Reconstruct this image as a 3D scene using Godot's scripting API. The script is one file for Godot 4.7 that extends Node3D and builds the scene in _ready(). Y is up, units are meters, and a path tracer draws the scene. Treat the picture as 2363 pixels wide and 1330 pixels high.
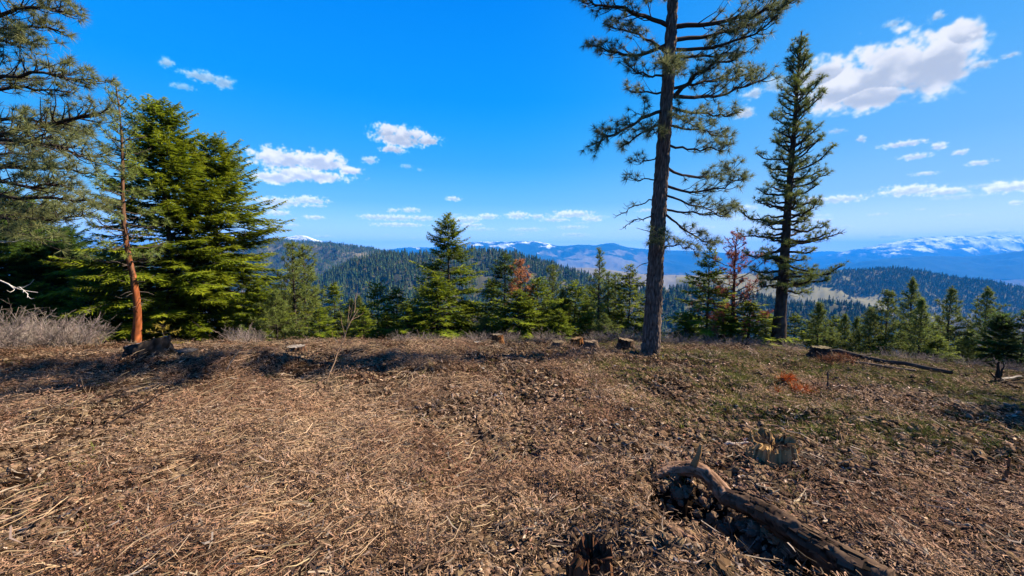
extends Node3D
# A cleared hilltop above wooded hills and a wide valley, late spring sun from the right.

const EYE := Vector3(0, 1.6, 0)
const EXPOSURE := 3.5
const SKY_RANGE := 1.6            # how far above white the sky image reaches
var rng := RandomNumberGenerator.new()
var used := {}
var noise_a := FastNoiseLite.new()
var noise_b := FastNoiseLite.new()
var noise_c := FastNoiseLite.new()
var fbm := FastNoiseLite.new()
var M := {}


# ------------------------------------------------------------------ helpers
class MB:
	var v := PackedVector3Array()
	var n := PackedVector3Array()
	var c := PackedColorArray()
	var ix := PackedInt32Array()
	var smooth := true

	func tri(a: Vector3, b: Vector3, d: Vector3, col: Color) -> void:
		var k := v.size()
		v.append(a); v.append(b); v.append(d)
		c.append(col); c.append(col); c.append(col)
		ix.append(k); ix.append(k + 1); ix.append(k + 2)
		if smooth:
			var m := (d - a).cross(b - a).normalized()
			n.append(m); n.append(m); n.append(m)

	func quad(a: Vector3, b: Vector3, d: Vector3, e: Vector3, col: Color) -> void:
		tri(a, b, d, col)
		tri(a, d, e, col)

	func vert(p: Vector3, m: Vector3, col: Color) -> int:
		v.append(p); n.append(m); c.append(col)
		return v.size() - 1

	func tube(pts: PackedVector3Array, r0: float, r1: float, sides: int, c0: Color, c1: Color, cap := false) -> void:
		var count := pts.size()
		var first := v.size()
		for i in count:
			var t := (pts[mini(i + 1, count - 1)] - pts[maxi(i - 1, 0)]).normalized()
			var s := t.cross(Vector3.UP)
			if s.length_squared() < 0.02:
				s = t.cross(Vector3.RIGHT)
			s = s.normalized()
			var u := s.cross(t)
			var k := float(i) / float(count - 1)
			var r := lerpf(r0, r1, k)
			var col := c0.lerp(c1, k)
			for j in sides:
				var a := TAU * j / sides
				var m := s * cos(a) + u * sin(a)
				v.append(pts[i] + m * r); n.append(m); c.append(col)
		for i in count - 1:
			for j in sides:
				var a := first + i * sides + j
				var b := first + i * sides + (j + 1) % sides
				ix.append(a); ix.append(b); ix.append(a + sides)
				ix.append(b); ix.append(b + sides); ix.append(a + sides)
		if cap:
			for e in [0, count - 1]:
				var mid := vert(pts[e], (pts[e] - pts[1 if e == 0 else count - 2]).normalized(), c0)
				for j in sides:
					ix.append(mid); ix.append(first + e * sides + j); ix.append(first + e * sides + (j + 1) % sides)

	func mesh() -> ArrayMesh:
		var a := []
		a.resize(Mesh.ARRAY_MAX)
		a[Mesh.ARRAY_VERTEX] = v
		if smooth:
			a[Mesh.ARRAY_NORMAL] = n
		a[Mesh.ARRAY_COLOR] = c
		a[Mesh.ARRAY_INDEX] = ix
		var m := ArrayMesh.new()
		m.add_surface_from_arrays(Mesh.PRIMITIVE_TRIANGLES, a)
		return m


func rf(a: float, b: float) -> float:
	return rng.randf_range(a, b)


func rdir() -> Vector3:
	return Vector3(rng.randfn(), rng.randfn(), rng.randfn()).normalized()


func jit(col: Color, k: float) -> Color:
	var f := rf(1.0 - k, 1.0 + k)
	return Color(col.r * f * rf(0.92, 1.08), col.g * f, col.b * f * rf(0.9, 1.1))


func numbered(called: String) -> String:
	var k: int = used.get(called, 0)
	used[called] = k + 1
	return called if k == 0 else "%s_%03d" % [called, k]


func tag(o: Node, label: String, category: String, group := "", kind := "") -> void:
	o.set_meta("label", label)
	if category:
		o.set_meta("category", category)
	if group:
		o.set_meta("group", group)
	if kind:
		o.set_meta("kind", kind)


func thing(called: String, label: String, category: String, at := Vector3.ZERO, turn := 0.0, group := "") -> Node3D:
	var o := Node3D.new()
	o.name = numbered(called)
	add_child(o, true)
	o.position = at
	o.rotation.y = turn
	tag(o, label, category, group)
	return o


func part(called: String, m: Mesh, mat: Material, parent: Node, kind := "") -> MeshInstance3D:
	var o := MeshInstance3D.new()
	if parent == self:
		o.name = numbered(called)
	else:
		var k := 0
		for ch in parent.get_children():
			if ch.has_meta("base_name") and ch.get_meta("base_name") == called:
				k += 1
		o.name = called if k == 0 else "%s_%03d" % [called, k]
		o.set_meta("base_name", called)
	o.mesh = m
	o.material_override = mat
	parent.add_child(o, true)
	if kind:
		o.set_meta("kind", kind)
	return o


func structure(called: String, m: Mesh, mat: Material, label: String) -> MeshInstance3D:
	var o := part(called, m, mat, self, "structure")
	o.set_meta("label", label)
	return o


func scatter(called: String, m: Mesh, mat: Material, places: Array, colors: PackedColorArray, label: String) -> void:
	var mm := MultiMesh.new()
	mm.transform_format = MultiMesh.TRANSFORM_3D
	mm.use_colors = true
	mm.mesh = m
	mm.instance_count = places.size()
	for i in places.size():
		mm.set_instance_transform(i, places[i])
		mm.set_instance_color(i, colors[i])
	var o := MultiMeshInstance3D.new()
	o.name = numbered(called)
	o.multimesh = mm
	o.material_override = mat
	add_child(o, true)
	tag(o, label, "", "", "stuff")


func copy(o: Node3D, label: String, at: Vector3, turn: float, size: Vector3, group := "") -> Node3D:
	var r: Node3D = o.duplicate()
	r.name = numbered(String(o.get_meta("called")))
	add_child(r, true)
	r.position = at
	r.rotation.y = turn
	r.scale = size
	r.set_meta("label", label)
	if group:
		r.set_meta("group", group)
	return r


func mat(rough := 0.9, back := 0.0, tint := Color(1, 1, 1)) -> StandardMaterial3D:
	var m := StandardMaterial3D.new()
	m.vertex_color_use_as_albedo = true
	m.albedo_color = tint.linear_to_srgb()
	m.roughness = rough
	m.metallic_specular = 0.08 if back == 0.0 else 0.2
	if back > 0.0:
		m.backlight_enabled = true
		m.backlight = Color(back, back, back).linear_to_srgb()
	return m


# ------------------------------------------------------------------ terrain
func G(x: float, z: float) -> float:
	var d := maxf(-z, -8.0)
	var b := 0.1 - 0.085 * d
	if d > 24.2:
		b -= 0.012 * 15.2 * 15.2 + 0.365 * (d - 24.2)
	elif d > 9.0:
		b -= 0.012 * (d - 9.0) * (d - 9.0)
	if x > 22.0:
		b -= 2.0 + 0.2 * (x - 22.0)
	elif x > 2.0:
		b -= 0.005 * (x - 2.0) * (x - 2.0)
	if b < 0.0:
		b = -220.0 * (1.0 - exp(b / 220.0))
	return b - 200.0 * smoothstep(1500.0, 4500.0, Vector2(x, z).length())


func bowl(x: float, z: float, cx: float, cz: float, rx: float, rz: float, turn: float) -> float:
	var p := Vector2(x - cx, z - cz).rotated(turn)
	return exp(-(p.x * p.x / (rx * rx) + p.y * p.y / (rz * rz)))


var PIT: Vector2 = Vector2(1.260, -2.837)
var PIT2: Vector2 = Vector2(1.489, -2.278)
var PIT3: Vector2 = Vector2(0.306, -2.134)
var MOUND: Vector2 = Vector2(-4.851, -7.779)
var MOUND2: Vector2 = Vector2(-6.979, -7.779)
var BERM: Vector2 = Vector2(4.448, -4.014)


func Gd(x: float, z: float) -> float:
	var y := G(x, z)
	var r := Vector2(x, z).length()
	if r > 70.0:
		return y + fbm.get_noise_2d(x * 0.02, z * 0.02) * minf(r * 0.02, 40.0)
	var f := 1.0 - smoothstep(25.0, 70.0, r)
	y += f * (noise_a.get_noise_2d(x, z) * 0.11 + noise_b.get_noise_2d(x, z) * 0.075 + noise_c.get_noise_2d(x, z) * 0.042 + noise_c.get_noise_2d(x * 2.6 + 30.0, z * 2.6) * 0.022)
	if r < 14.0:
		y -= 0.34 * bowl(x, z, PIT.x, PIT.y, 0.36, 0.22, 0.0)
		y -= 0.22 * bowl(x, z, PIT2.x, PIT2.y, 0.55, 0.15, -0.7)
		y -= 0.10 * bowl(x, z, PIT3.x, PIT3.y, 0.4, 0.3, 0.0)
		y += 0.30 * bowl(x, z, MOUND.x, MOUND.y, 0.95, 0.5, 0.25)
		y += 0.22 * bowl(x, z, MOUND2.x, MOUND2.y, 1.1, 0.5, 0.0)
		y += 0.16 * bowl(x, z, BERM.x, BERM.y, 1.8, 0.35, -0.5)
	return y


func on(p: Vector2, lift := 0.0) -> Vector3:
	return Vector3(p.x, Gd(p.x, p.y) + lift, p.y)


func straw_share(x: float, z: float) -> float:        # how much of the ground straw and needles cover
	var s := 0.40 + 1.0 * noise_a.get_noise_2d(x * 0.9 + 40.0, z * 0.9) + 0.5 * noise_b.get_noise_2d(x, z + 9.0)
	s += 0.35 * smoothstep(0.5, -2.5, x) - 0.4 * exp(-pow((x - 0.1) / 1.2, 2.0)) * smoothstep(-6.0, -2.0, z)
	return clampf(s, 0.0, 1.0)


func green_share(x: float, z: float) -> float:
	var g := smoothstep(0.5, 4.0, x) * smoothstep(-3.0, -5.5, z) * smoothstep(-20.0, -10.0, z)
	return clampf(g * (0.55 + 1.3 * noise_a.get_noise_2d(x * 0.7 - 90.0, z * 0.7)), 0.0, 1.0)


func ground_color(x: float, z: float) -> Color:
	var r := Vector2(x, z).length()
	if r > 1600.0:
		var k := fbm.get_noise_2d(x * 0.012, z * 0.012)
		var k2 := fbm.get_noise_2d(x * 0.05 + 300.0, z * 0.05)
		var far := Color(0.06, 0.065, 0.04).lerp(Color(0.22, 0.19, 0.12), clampf(0.45 + k * 1.6, 0.0, 1.0))
		far = far.lerp(Color(0.03, 0.05, 0.03), clampf(k2 * 2.4 - 0.1, 0.0, 0.8))
		return far
	if r > 40.0:
		return Color(0.075, 0.065, 0.035).lerp(Color(0.2, 0.17, 0.1), clampf(fbm.get_noise_2d(x * 0.4, z * 0.4) + 0.2, 0.0, 1.0))
	var soil := Color(0.016, 0.010, 0.007).lerp(Color(0.055, 0.032, 0.019), clampf(0.5 + noise_c.get_noise_2d(x * 1.7, z * 1.7) * 1.2, 0.0, 1.0))
	var pit := bowl(x, z, PIT.x, PIT.y, 0.4, 0.26, 0.0) + bowl(x, z, PIT2.x, PIT2.y, 0.55, 0.18, -0.7)
	soil = soil.lerp(Color(0.022, 0.016, 0.012), clampf(pit * 1.2, 0.0, 0.9))      # damp earth of the hollow
	var c := soil.lerp(Color(0.09, 0.052, 0.029), straw_share(x, z) * 0.5 * (1.0 - clampf(pit, 0.0, 1.0)))
	return c.lerp(Color(0.075, 0.075, 0.022), green_share(x, z) * 0.6)


func build_ground() -> void:
	var az := []
	var a := -180.0
	while a < 180.0:
		az.append(deg_to_rad(a))
		a += 0.3 if a >= -57.0 and a < 57.0 else 6.0 if absf(a) > 63.5 else 1.5
	var rad := [0.25]
	while rad[-1] < 17500.0:
		var r: float = rad[-1]
		rad.append(r * (1.3 if r < 1.0 else 1.0135 if r < 16.0 else 1.035 if r < 60.0 else 1.07))
	var mb := MB.new()
	var cols := az.size()
	for r in rad:
		for t in az:
			var x: float = r * sin(t)
			var z: float = -r * cos(t)
			mb.v.append(Vector3(x, Gd(x, z), z))
			mb.c.append(ground_color(x, z))
	mb.n.resize(mb.v.size())
	for i in rad.size() - 1:
		for j in cols:
			var p := i * cols + j
			var q := i * cols + (j + 1) % cols
			mb.ix.append_array([p, p + cols, q, q, p + cols, q + cols])
			var m := (mb.v[q] - mb.v[p]).cross(mb.v[p + cols] - mb.v[p])
			m = -m if m.y < 0.0 else m
			for k in [p, q, p + cols]:
				mb.n[k] += m.normalized()
	for i in mb.n.size():
		mb.n[i] = mb.n[i].normalized() if mb.n[i].length_squared() > 0.0 else Vector3.UP
	var gm := mat(0.95)
	gm.albedo_texture = litter_texture()
	gm.uv1_triplanar = true
	gm.uv1_world_triplanar = true
	gm.uv1_scale = Vector3(0.9, 0.9, 0.9)
	structure("ground", mb.mesh(), gm, "brown cleared hilltop ground that falls away to the valley")


func litter_texture() -> ImageTexture:                # fine needle litter, strand by strand
	var s := 1024
	var im := Image.create_empty(s, s, false, Image.FORMAT_RGB8)
	im.fill(Color(0.62, 0.6, 0.58))
	var g := RandomNumberGenerator.new()
	g.seed = 5
	for k in 9000:
		var p := Vector2(g.randf() * s, g.randf() * s)
		var d := Vector2.from_angle(g.randf() * TAU)
		var b := g.randf_range(0.3, 1.0)
		var col := Color(b, b * g.randf_range(0.9, 1.0), b * g.randf_range(0.78, 1.0))
		for i in int(g.randf_range(6, 26)):
			d = d.rotated(g.randf_range(-0.12, 0.12))
			p += d
			im.set_pixel(posmod(int(p.x), s), posmod(int(p.y), s), col)
	return ImageTexture.create_from_image(im)


# a range of hills: crest points, then front foot and back foot
var crests := {}


func crest_at(pts: Array, u: float) -> Vector3:
	var f := u * (pts.size() - 1)
	var i := clampi(int(f), 0, pts.size() - 2)
	var p0: Vector3 = pts[maxi(i - 1, 0)]
	var p1: Vector3 = pts[i]
	var p2: Vector3 = pts[i + 1]
	var p3: Vector3 = pts[mini(i + 2, pts.size() - 1)]
	return p1.cubic_interpolate(p2, p0, p3, f - i)


func hill_point(h: Dictionary, u: float, v: float) -> Vector3:
	var c := crest_at(h.pts, u)
	var out := Vector3(c.x, 0, c.z).normalized()
	var w: float = h.front if v < 1.0 else h.back
	var s := 1.0 - v if v < 1.0 else v - 1.0          # 0 at the crest, 1 at a foot
	var p := c - out * w * s if v < 1.0 else c + out * w * s
	var e := pow(s, h.get("bend", 1.25))
	p.y = lerpf(c.y, h.foot, e)
	var a: float = h.rough
	var q: float = 1.0 / h.grain
	var ridge := 1.0 - absf(fbm.get_noise_2d(p.x * q, p.z * q)) * 2.2
	p.y += a * (ridge - 0.6) * smoothstep(0.0, 0.25, s) * (1.0 - 0.6 * s)
	p.y += a * 0.10 * fbm.get_noise_2d(p.x * q * 6.0, p.z * q * 6.0)
	return p


func build_hill(called: String, label: String, h: Dictionary, cols: int, rows: int, paint: Callable) -> void:
	var mb := MB.new()
	for i in rows + 1:
		var v := 2.0 * i / rows
		for j in cols + 1:
			var u := float(j) / cols
			var p := hill_point(h, u, v)
			mb.v.append(p)
			mb.c.append(paint.call(p, u, v))
	mb.n.resize(mb.v.size())
	for i in rows:
		for j in cols:
			var p := i * (cols + 1) + j
			mb.ix.append_array([p, p + cols + 1, p + 1, p + 1, p + cols + 1, p + cols + 2])
			var m := (mb.v[p + 1] - mb.v[p]).cross(mb.v[p + cols + 1] - mb.v[p]).normalized()
			m = -m if m.y < 0.0 else m
			for k in [p, p + 1, p + cols + 1, p + cols + 2]:
				mb.n[k] += m
	for i in mb.n.size():
		mb.n[i] = mb.n[i].normalized()
	structure(called, mb.mesh(), M.rough, label)


func tiny_tree(seed_: int, base: Color, taper := 0.88) -> ArrayMesh:  # unit height
	rng.seed = seed_
	var mb := MB.new()
	mb.smooth = false
	mb.tube(PackedVector3Array([Vector3(0, -0.1, 0), Vector3(0, 0.5, 0)]), 0.02, 0.012, 4, Color(0.05, 0.035, 0.025), Color(0.05, 0.035, 0.025))
	var layers := 7
	for l in layers:
		var y0 := 0.12 + 0.72 * l / (layers - 1.0)
		var r := 0.205 * (1.0 - taper * l / (layers - 1.0)) * rf(0.85, 1.1)
		var spokes := 7
		var off := rf(0, TAU)
		for k in spokes:
			var a := off + TAU * k / spokes + rf(-0.2, 0.2)
			var rr := r * rf(0.65, 1.25)
			var w := rf(0.3, 0.55)
			var y := y0 + rf(-0.04, 0.03)
			var top := Vector3(0, minf(y + rf(0.13, 0.2), 1.0), 0)
			mb.tri(top, Vector3(cos(a - w) * rr, y, sin(a - w) * rr), Vector3(cos(a + w) * rr, y - 0.02, sin(a + w) * rr), jit(base, 0.3))
	mb.tri(Vector3(0, 1, 0), Vector3(0.03, 0.8, 0.0), Vector3(-0.02, 0.8, 0.025), base)
	mb.tri(Vector3(0, 1, 0), Vector3(-0.03, 0.8, 0.0), Vector3(0.02, 0.8, -0.025), base)
	return mb.mesh()


func forest(label: String, h: Dictionary, count: int, size: Vector2, v0: float, v1: float, keep: Callable, seed_: int) -> void:
	for kind in 3:
		rng.seed = seed_ + kind
		var places := []
		var colors := PackedColorArray()
		var tries := 0
		while places.size() < count / 3 and tries < count * 6:
			tries += 1
			var u := rng.randf()
			var v := rf(v0, v1)
			var p := hill_point(h, u, v)
			if rng.randf() > float(keep.call(p, u, v)):
				continue
			var s := lerpf(size.x * 0.7, size.y, pow(rng.randf(), 0.8)) * (1.0 if rng.randf() < 0.88 else 1.35)
			var wide := s * rf(0.7, 1.5)
			places.append(Transform3D(Basis(Vector3.UP, rf(0, TAU)).scaled(Vector3(wide, s, wide)), p))
			var f := rf(0.55, 1.35)
			colors.append(Color(f * rf(0.85, 1.2), f, f * rf(0.8, 1.1)) if rng.randf() > 0.03 else Color(2.2, 1.1, 0.8))
		scatter("forest", M.tiny[kind], M.leaf, places, colors, label)


# ------------------------------------------------------------------ trees
func curve(p0: Vector3, p1: Vector3, p2: Vector3, count: int, wob: float) -> PackedVector3Array:
	var out := PackedVector3Array()
	for i in count:
		var t := float(i) / (count - 1)
		var p := p0.lerp(p1, t).lerp(p1.lerp(p2, t), t)
		if i > 0:
			p += rdir() * wob * (0.4 + t)
		out.append(p)
	return out


func along(pts: PackedVector3Array, t: float) -> Vector3:
	var f := clampf(t, 0.0, 1.0) * (pts.size() - 1)
	var i := mini(int(f), pts.size() - 2)
	return pts[i].lerp(pts[i + 1], f - i)


func tuft(leaf: MB, p: Vector3, dir: Vector3, length: float, count: int, w: float, col: Color) -> void:
	for k in count:
		var d := (dir * rf(0.15, 1.1) + rdir() * 0.85).normalized()
		var l := length * rf(0.7, 1.1)
		var s := d.cross(rdir()).normalized() * w
		var tip := p + d * l + Vector3(0, -0.12 * l, 0)
		leaf.tri(p + s, p - s, tip, jit(col, 0.35))


# opts: tl tuft length, tn needles per tuft, tw needle half width, dens twigs per metre, bare 0..1, col, wood
func pine_limb(wood: MB, leaf: MB, path: PackedVector3Array, r0: float, o: Dictionary, bare: float) -> void:
	var length := 0.0
	for i in path.size() - 1:
		length += path[i].distance_to(path[i + 1])
	var wc: Color = o.wood
	wood.tube(path, r0, maxf(r0 * 0.3, 0.006), 5, wc, wc * 0.9)
	var count := int(maxf(2.0 if length < 0.35 else 4.0, length * o.dens))
	var end := (path[-1] - path[-2]).normalized()
	for i in count:
		var t := lerpf(0.16 + 0.2 * bare, 1.0, pow((i + rf(0, 0.8)) / count, 0.85))
		var p := along(path, t)
		var dir := (along(path, t + 0.08) - along(path, t - 0.08)).normalized()
		var side := dir.cross(Vector3.UP).normalized() * (1.0 if i % 2 == 0 else -1.0)
		var l := minf(length * rf(0.14, 0.34) * (1.15 - 0.7 * t), o.get("twig", 0.9))
		var go := (dir * 0.85 + side * rf(0.15, 1.0) + Vector3.UP * rf(-0.35, 0.55)).normalized()
		var tip := p + go * l + Vector3.UP * l * rf(0.0, 0.4)
		var tw := curve(p, p + go * l * 0.5 + Vector3(0, -0.05, 0), tip, 4, l * 0.05)
		wood.tube(tw, maxf(r0 * 0.28, 0.006), 0.004, 4, wc, wc)
		if rng.randf() < bare:
			continue
		var td := (tip - tw[2]).normalized()
		tuft(leaf, tip, td, o.tl, o.tn, o.tw, o.col)
		for k in int(rf(0.4, 2.6)):
			var q := along(tw, rf(0.35, 0.95))
			var g := (td + rdir() * 0.9 + Vector3.UP * 0.3).normalized()
			var q2: Vector3 = q + g * o.tl * rf(0.4, 1.1)
			wood.tube(PackedVector3Array([q, q2]), 0.006, 0.004, 3, wc, wc)
			tuft(leaf, q2, g, o.tl, o.tn, o.tw, jit(o.col, 0.15))
	if rng.randf() >= bare * 0.7:
		tuft(leaf, path[-1], end, o.tl, o.tn, o.tw, o.col)


func trunk_mesh(pts: Array, radii: Array, sides: int, rings: int, plates: float, dark: Color, pale: Color, freq := 7.0, upper := []) -> ArrayMesh:
	var mb := MB.new()
	var cell := FastNoiseLite.new()
	cell.noise_type = FastNoiseLite.TYPE_CELLULAR
	cell.cellular_return_type = FastNoiseLite.RETURN_DISTANCE2_SUB
	cell.frequency = 1.0
	cell.seed = int(rf(0, 9999))
	for i in rings + 1:
		var f := float(i) / rings * (pts.size() - 1)
		var k := mini(int(f), pts.size() - 2)
		var p: Vector3 = pts[k].cubic_interpolate(pts[k + 1], pts[maxi(k - 1, 0)], pts[mini(k + 2, pts.size() - 1)], f - k)
		var r: float = lerpf(radii[k], radii[k + 1], f - k)
		for j in sides + 1:
			var a := TAU * j / sides
			var m := Vector3(cos(a), 0, sin(a))
			var g := cell.get_noise_3d(m.x * freq * 0.5, p.y * freq * 0.38, m.z * freq * 0.5) + 0.15 * noise_c.get_noise_3d(m.x, p.y * 0.6, m.z)
			g = clampf((g + 1.0) * 2.2, 0.0, 1.0)
			var bark := dark.lerp(pale, g * rf(0.75, 1.1))
			if upper:                                   # older bark below, other bark above
				bark = bark.lerp(Color(upper[0]).lerp(upper[1], g), smoothstep(0.2, 0.42, p.y / pts[-1].y + 0.34 * noise_a.get_noise_3d(m.x * 2.0, p.y * 3.0, m.z * 2.0)))
			mb.vert(p + m * (r + plates * (g - 0.5)), m, bark)
	for i in rings:
		for j in sides:
			var a := i * (sides + 1) + j
			mb.ix.append_array([a, a + 1, a + sides + 1, a + 1, a + sides + 2, a + sides + 1])
	for i in rings + 1:                                # normals from the displaced surface
		for j in sides + 1:
			var a := mb.v[i * (sides + 1) + (j + 1) % sides] - mb.v[i * (sides + 1) + (j + sides - 1) % sides]
			var b := mb.v[mini(i + 1, rings) * (sides + 1) + j] - mb.v[maxi(i - 1, 0) * (sides + 1) + j]
			var m := a.cross(b).normalized()
			if m.dot(mb.n[i * (sides + 1) + j]) < 0.0:
				m = -m
			mb.n[i * (sides + 1) + j] = m
	return mb.mesh()


# A pine given by height and width; "shape" maps 0 (crown base) .. 1 (top) to a share of the half width.
func pine(called: String, label: String, x: float, z: float, height: float, width: float, o: Dictionary, group := "") -> Node3D:
	rng.seed = int(o.seed)
	var root := thing(called, label, "tree", Vector3(x, Gd(x, z) - 0.05, z), 0.0, group)
	root.set_meta("called", called)
	var r0: float = o.get("r", height * 0.018)
	var lean: Vector3 = o.get("lean", Vector3.ZERO)
	var kink: Vector3 = o.get("kink", Vector3.ZERO)
	var pts := []
	var radii := []
	for i in 9:
		var t := i / 8.0
		pts.append(Vector3(0, height * t, 0) + lean * t + kink * sin(t * 9.0) * (1.0 - t) + Vector3(rf(-1, 1), 0, rf(-1, 1)) * 0.02 * t)
		radii.append(r0 * lerpf(1.0, 0.07, pow(t, 0.9)) * (1.25 if i == 0 else 1.0))
	part("trunk", trunk_mesh(pts, radii, o.get("sides", 10), o.get("rings", 30), r0 * 0.16, o.get("bark0", Color(0.02, 0.016, 0.014)), o.get("bark1", Color(0.09, 0.07, 0.06)), 7.0, o.get("upper", [])), M.rough, root)
	var wood := MB.new()
	var leaf := MB.new()
	leaf.smooth = false
	var c0: float = o.crown
	var nb: int = o.n
	for i in nb:
		var t := (i + rf(0.0, 0.9)) / nb
		var y := lerpf(c0, 0.97, t)
		var f := y * 8.0
		var k := mini(int(f), 7)
		var p: Vector3 = pts[k].lerp(pts[k + 1], f - k)
		var prof: float = o.shape.call(t)
		var l := 0.5 * width * prof * rf(0.36, 1.18)
		var a := i * 2.4 + rf(-0.5, 0.5)
		var h := Vector3(cos(a), 0, sin(a))
		var e0: float = lerpf(o.get("e0", -0.15), o.get("e1", 0.9), pow(t, 1.4)) + rf(-0.28, 0.28)
		var q1 := p + (h + Vector3.UP * (e0 - 0.15)) * l * 0.55
		var q2 := p + (h + Vector3.UP * (e0 + 0.2)) * l
		var bare: float = 1.0 if rng.randf() < float(o.get("dead", 0.0)) * (1.0 - t) else float(o.get("bare", 0.15))
		pine_limb(wood, leaf, curve(p, q1, q2, 7, l * 0.045), maxf(0.008, r0 * 0.24 * sqrt(maxf(prof, 0.1))), o, bare)
	tuft(leaf, pts[8], Vector3.UP, o.tl, o.tn, o.tw, o.col)
	if c0 > 0.12:                                       # dead stubs below the crown
		for i in int(o.get("stubs", 10)):
			var y := rf(0.12, c0)
			var a := rf(0, TAU)
			var k := mini(int(y * 8.0), 7)
			var p: Vector3 = pts[k].lerp(pts[k + 1], y * 8.0 - k)
			var d := Vector3(cos(a), rf(-0.3, 0.4), sin(a))
			var l := width * rf(0.04, 0.22)
			wood.tube(curve(p, p + d * l * 0.5, p + d * l + Vector3(0, rf(-0.2, 0.1) * l, 0), 4, l * 0.08), 0.012, 0.004, 4, o.wood * 1.6, o.wood * 1.8)
	part("branches", wood.mesh(), M.rough, root)
	part("needles", leaf.mesh(), o.get("mat", M.needle), root, "stuff")
	return root


# A fir: a cone of drooping sprays. fine is the width of one spray of needles in metres.
func fir(called: String, label: String, x: float, z: float, height: float, width: float, o: Dictionary, group := "") -> Node3D:
	rng.seed = int(o.seed)
	var root := thing(called, label, "tree", Vector3(x, Gd(x, z) - 0.05, z), 0.0, group)
	root.set_meta("called", called)
	var bark := Color(0.07, 0.055, 0.045)
	var pts := []
	var radii := []
	for i in 7:
		pts.append(Vector3(rf(-1, 1) * 0.03, height * i / 6.0 * 0.99, rf(-1, 1) * 0.03))
		radii.append(height * 0.016 * (1.0 - 0.95 * i / 6.0))
	part("trunk", trunk_mesh(pts, radii, 8, 14, height * 0.002, bark * 0.4, bark * 1.2), M.rough, root)
	var wood := MB.new()
	var leaf := MB.new()
	leaf.smooth = false
	var fine: float = o.get("fine", 0.035)
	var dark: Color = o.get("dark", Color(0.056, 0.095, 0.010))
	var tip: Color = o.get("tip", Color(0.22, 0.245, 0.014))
	var y: float = height * float(o.get("base", 0.04))
	var whorl := 0
	var full: float = o.get("full", 1.0)
	while y < height * 0.985:
		var k := y / height
		var prof: float = pow(1.0 - k, o.get("bend", 0.78)) * (1.0 + 0.14 * sin(k * 21.0 + o.seed)) * (0.75 + 0.25 * smoothstep(0.0, 0.12, k))
		var nb := int(rf(6, 10) * full)
		for b in nb:
			var a := TAU * (b + rf(-0.3, 0.3)) / nb + whorl * 0.7
			var l := maxf(0.70 * width * prof * rf(0.6, 1.18), 0.10)
			var h := Vector3(cos(a), 0, sin(a))
			var e := lerpf(-0.28, 0.75, pow(k, 1.5)) + rf(-0.22, 0.2)
			var p := Vector3(0, y + rf(-0.17, 0.17), 0)
			var path := curve(p, p + (h + Vector3.UP * (e - 0.06)) * l * 0.55, p + (h + Vector3.UP * (e + 0.02)) * l, 5, l * 0.02)
			wood.tube(path, maxf(0.006, l * 0.011), 0.004, 3, bark * 0.7, bark * 0.7)
			var tone := rf(0.7, 1.25)
			var step := maxf(fine * 1.7, 0.055)
			var s := l * (0.30 if k < 0.7 else 0.1)
			var side := h.cross(Vector3.UP)
			while s < l:
				var t := s / l
				var q := along(path, t)
				var reach := ((l - s) * 0.5 + fine * 3.0) * rf(0.65, 1.15)
				reach = minf(reach, 0.75)
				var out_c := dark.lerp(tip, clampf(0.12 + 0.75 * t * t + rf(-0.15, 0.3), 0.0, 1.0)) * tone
				for sg in [-1.0, 1.0]:
					var d: Vector3 = (h * 0.8 + side * sg * rf(0.45, 0.95) + Vector3.UP * (e * 0.4 + rf(-0.35, 0.1))).normalized()
					var pw: Vector3 = (d.cross(Vector3.UP) + rdir() * 0.45).normalized()
					var m: Vector3 = q + d * reach * 0.5
					var g: Vector3 = q + d * reach + Vector3.UP * -0.12 * reach
					# three small leafy blades to a twig, and a hanging one
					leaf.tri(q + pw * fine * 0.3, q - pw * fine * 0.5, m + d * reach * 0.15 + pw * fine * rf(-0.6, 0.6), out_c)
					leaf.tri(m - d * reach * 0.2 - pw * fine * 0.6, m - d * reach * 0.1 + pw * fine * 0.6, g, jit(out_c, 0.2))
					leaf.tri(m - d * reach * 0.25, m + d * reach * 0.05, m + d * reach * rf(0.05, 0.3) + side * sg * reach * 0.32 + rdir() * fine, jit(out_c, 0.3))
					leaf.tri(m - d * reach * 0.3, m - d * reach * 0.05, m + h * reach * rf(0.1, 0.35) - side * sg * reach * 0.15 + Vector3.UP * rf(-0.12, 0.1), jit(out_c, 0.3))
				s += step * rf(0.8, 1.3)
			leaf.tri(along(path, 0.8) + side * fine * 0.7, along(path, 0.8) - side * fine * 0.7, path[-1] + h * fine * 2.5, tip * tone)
		y += maxf(height * 0.010, lerpf(0.25, 0.13, k)) * rf(0.8, 1.2)
		whorl += 1
	var top := Vector3(0, height, 0)
	for i in 14:
		var a := rf(0, TAU)
		var q := top - Vector3(0, height * 0.05 * rf(0.1, 1.0), 0)
		leaf.tri(q, q + Vector3(0, -fine, 0), q + Vector3(cos(a) * fine * 3.0, fine * 2.0, sin(a) * fine * 3.0), tip)
	leaf.tri(top + Vector3(fine * 0.3, -height * 0.05, 0), top + Vector3(-fine * 0.3, -height * 0.05, 0), top, tip)
	part("branches", wood.mesh(), M.rough, root)
	part("needles", leaf.mesh(), o.get("mat", M.fir), root, "stuff")
	return root


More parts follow.
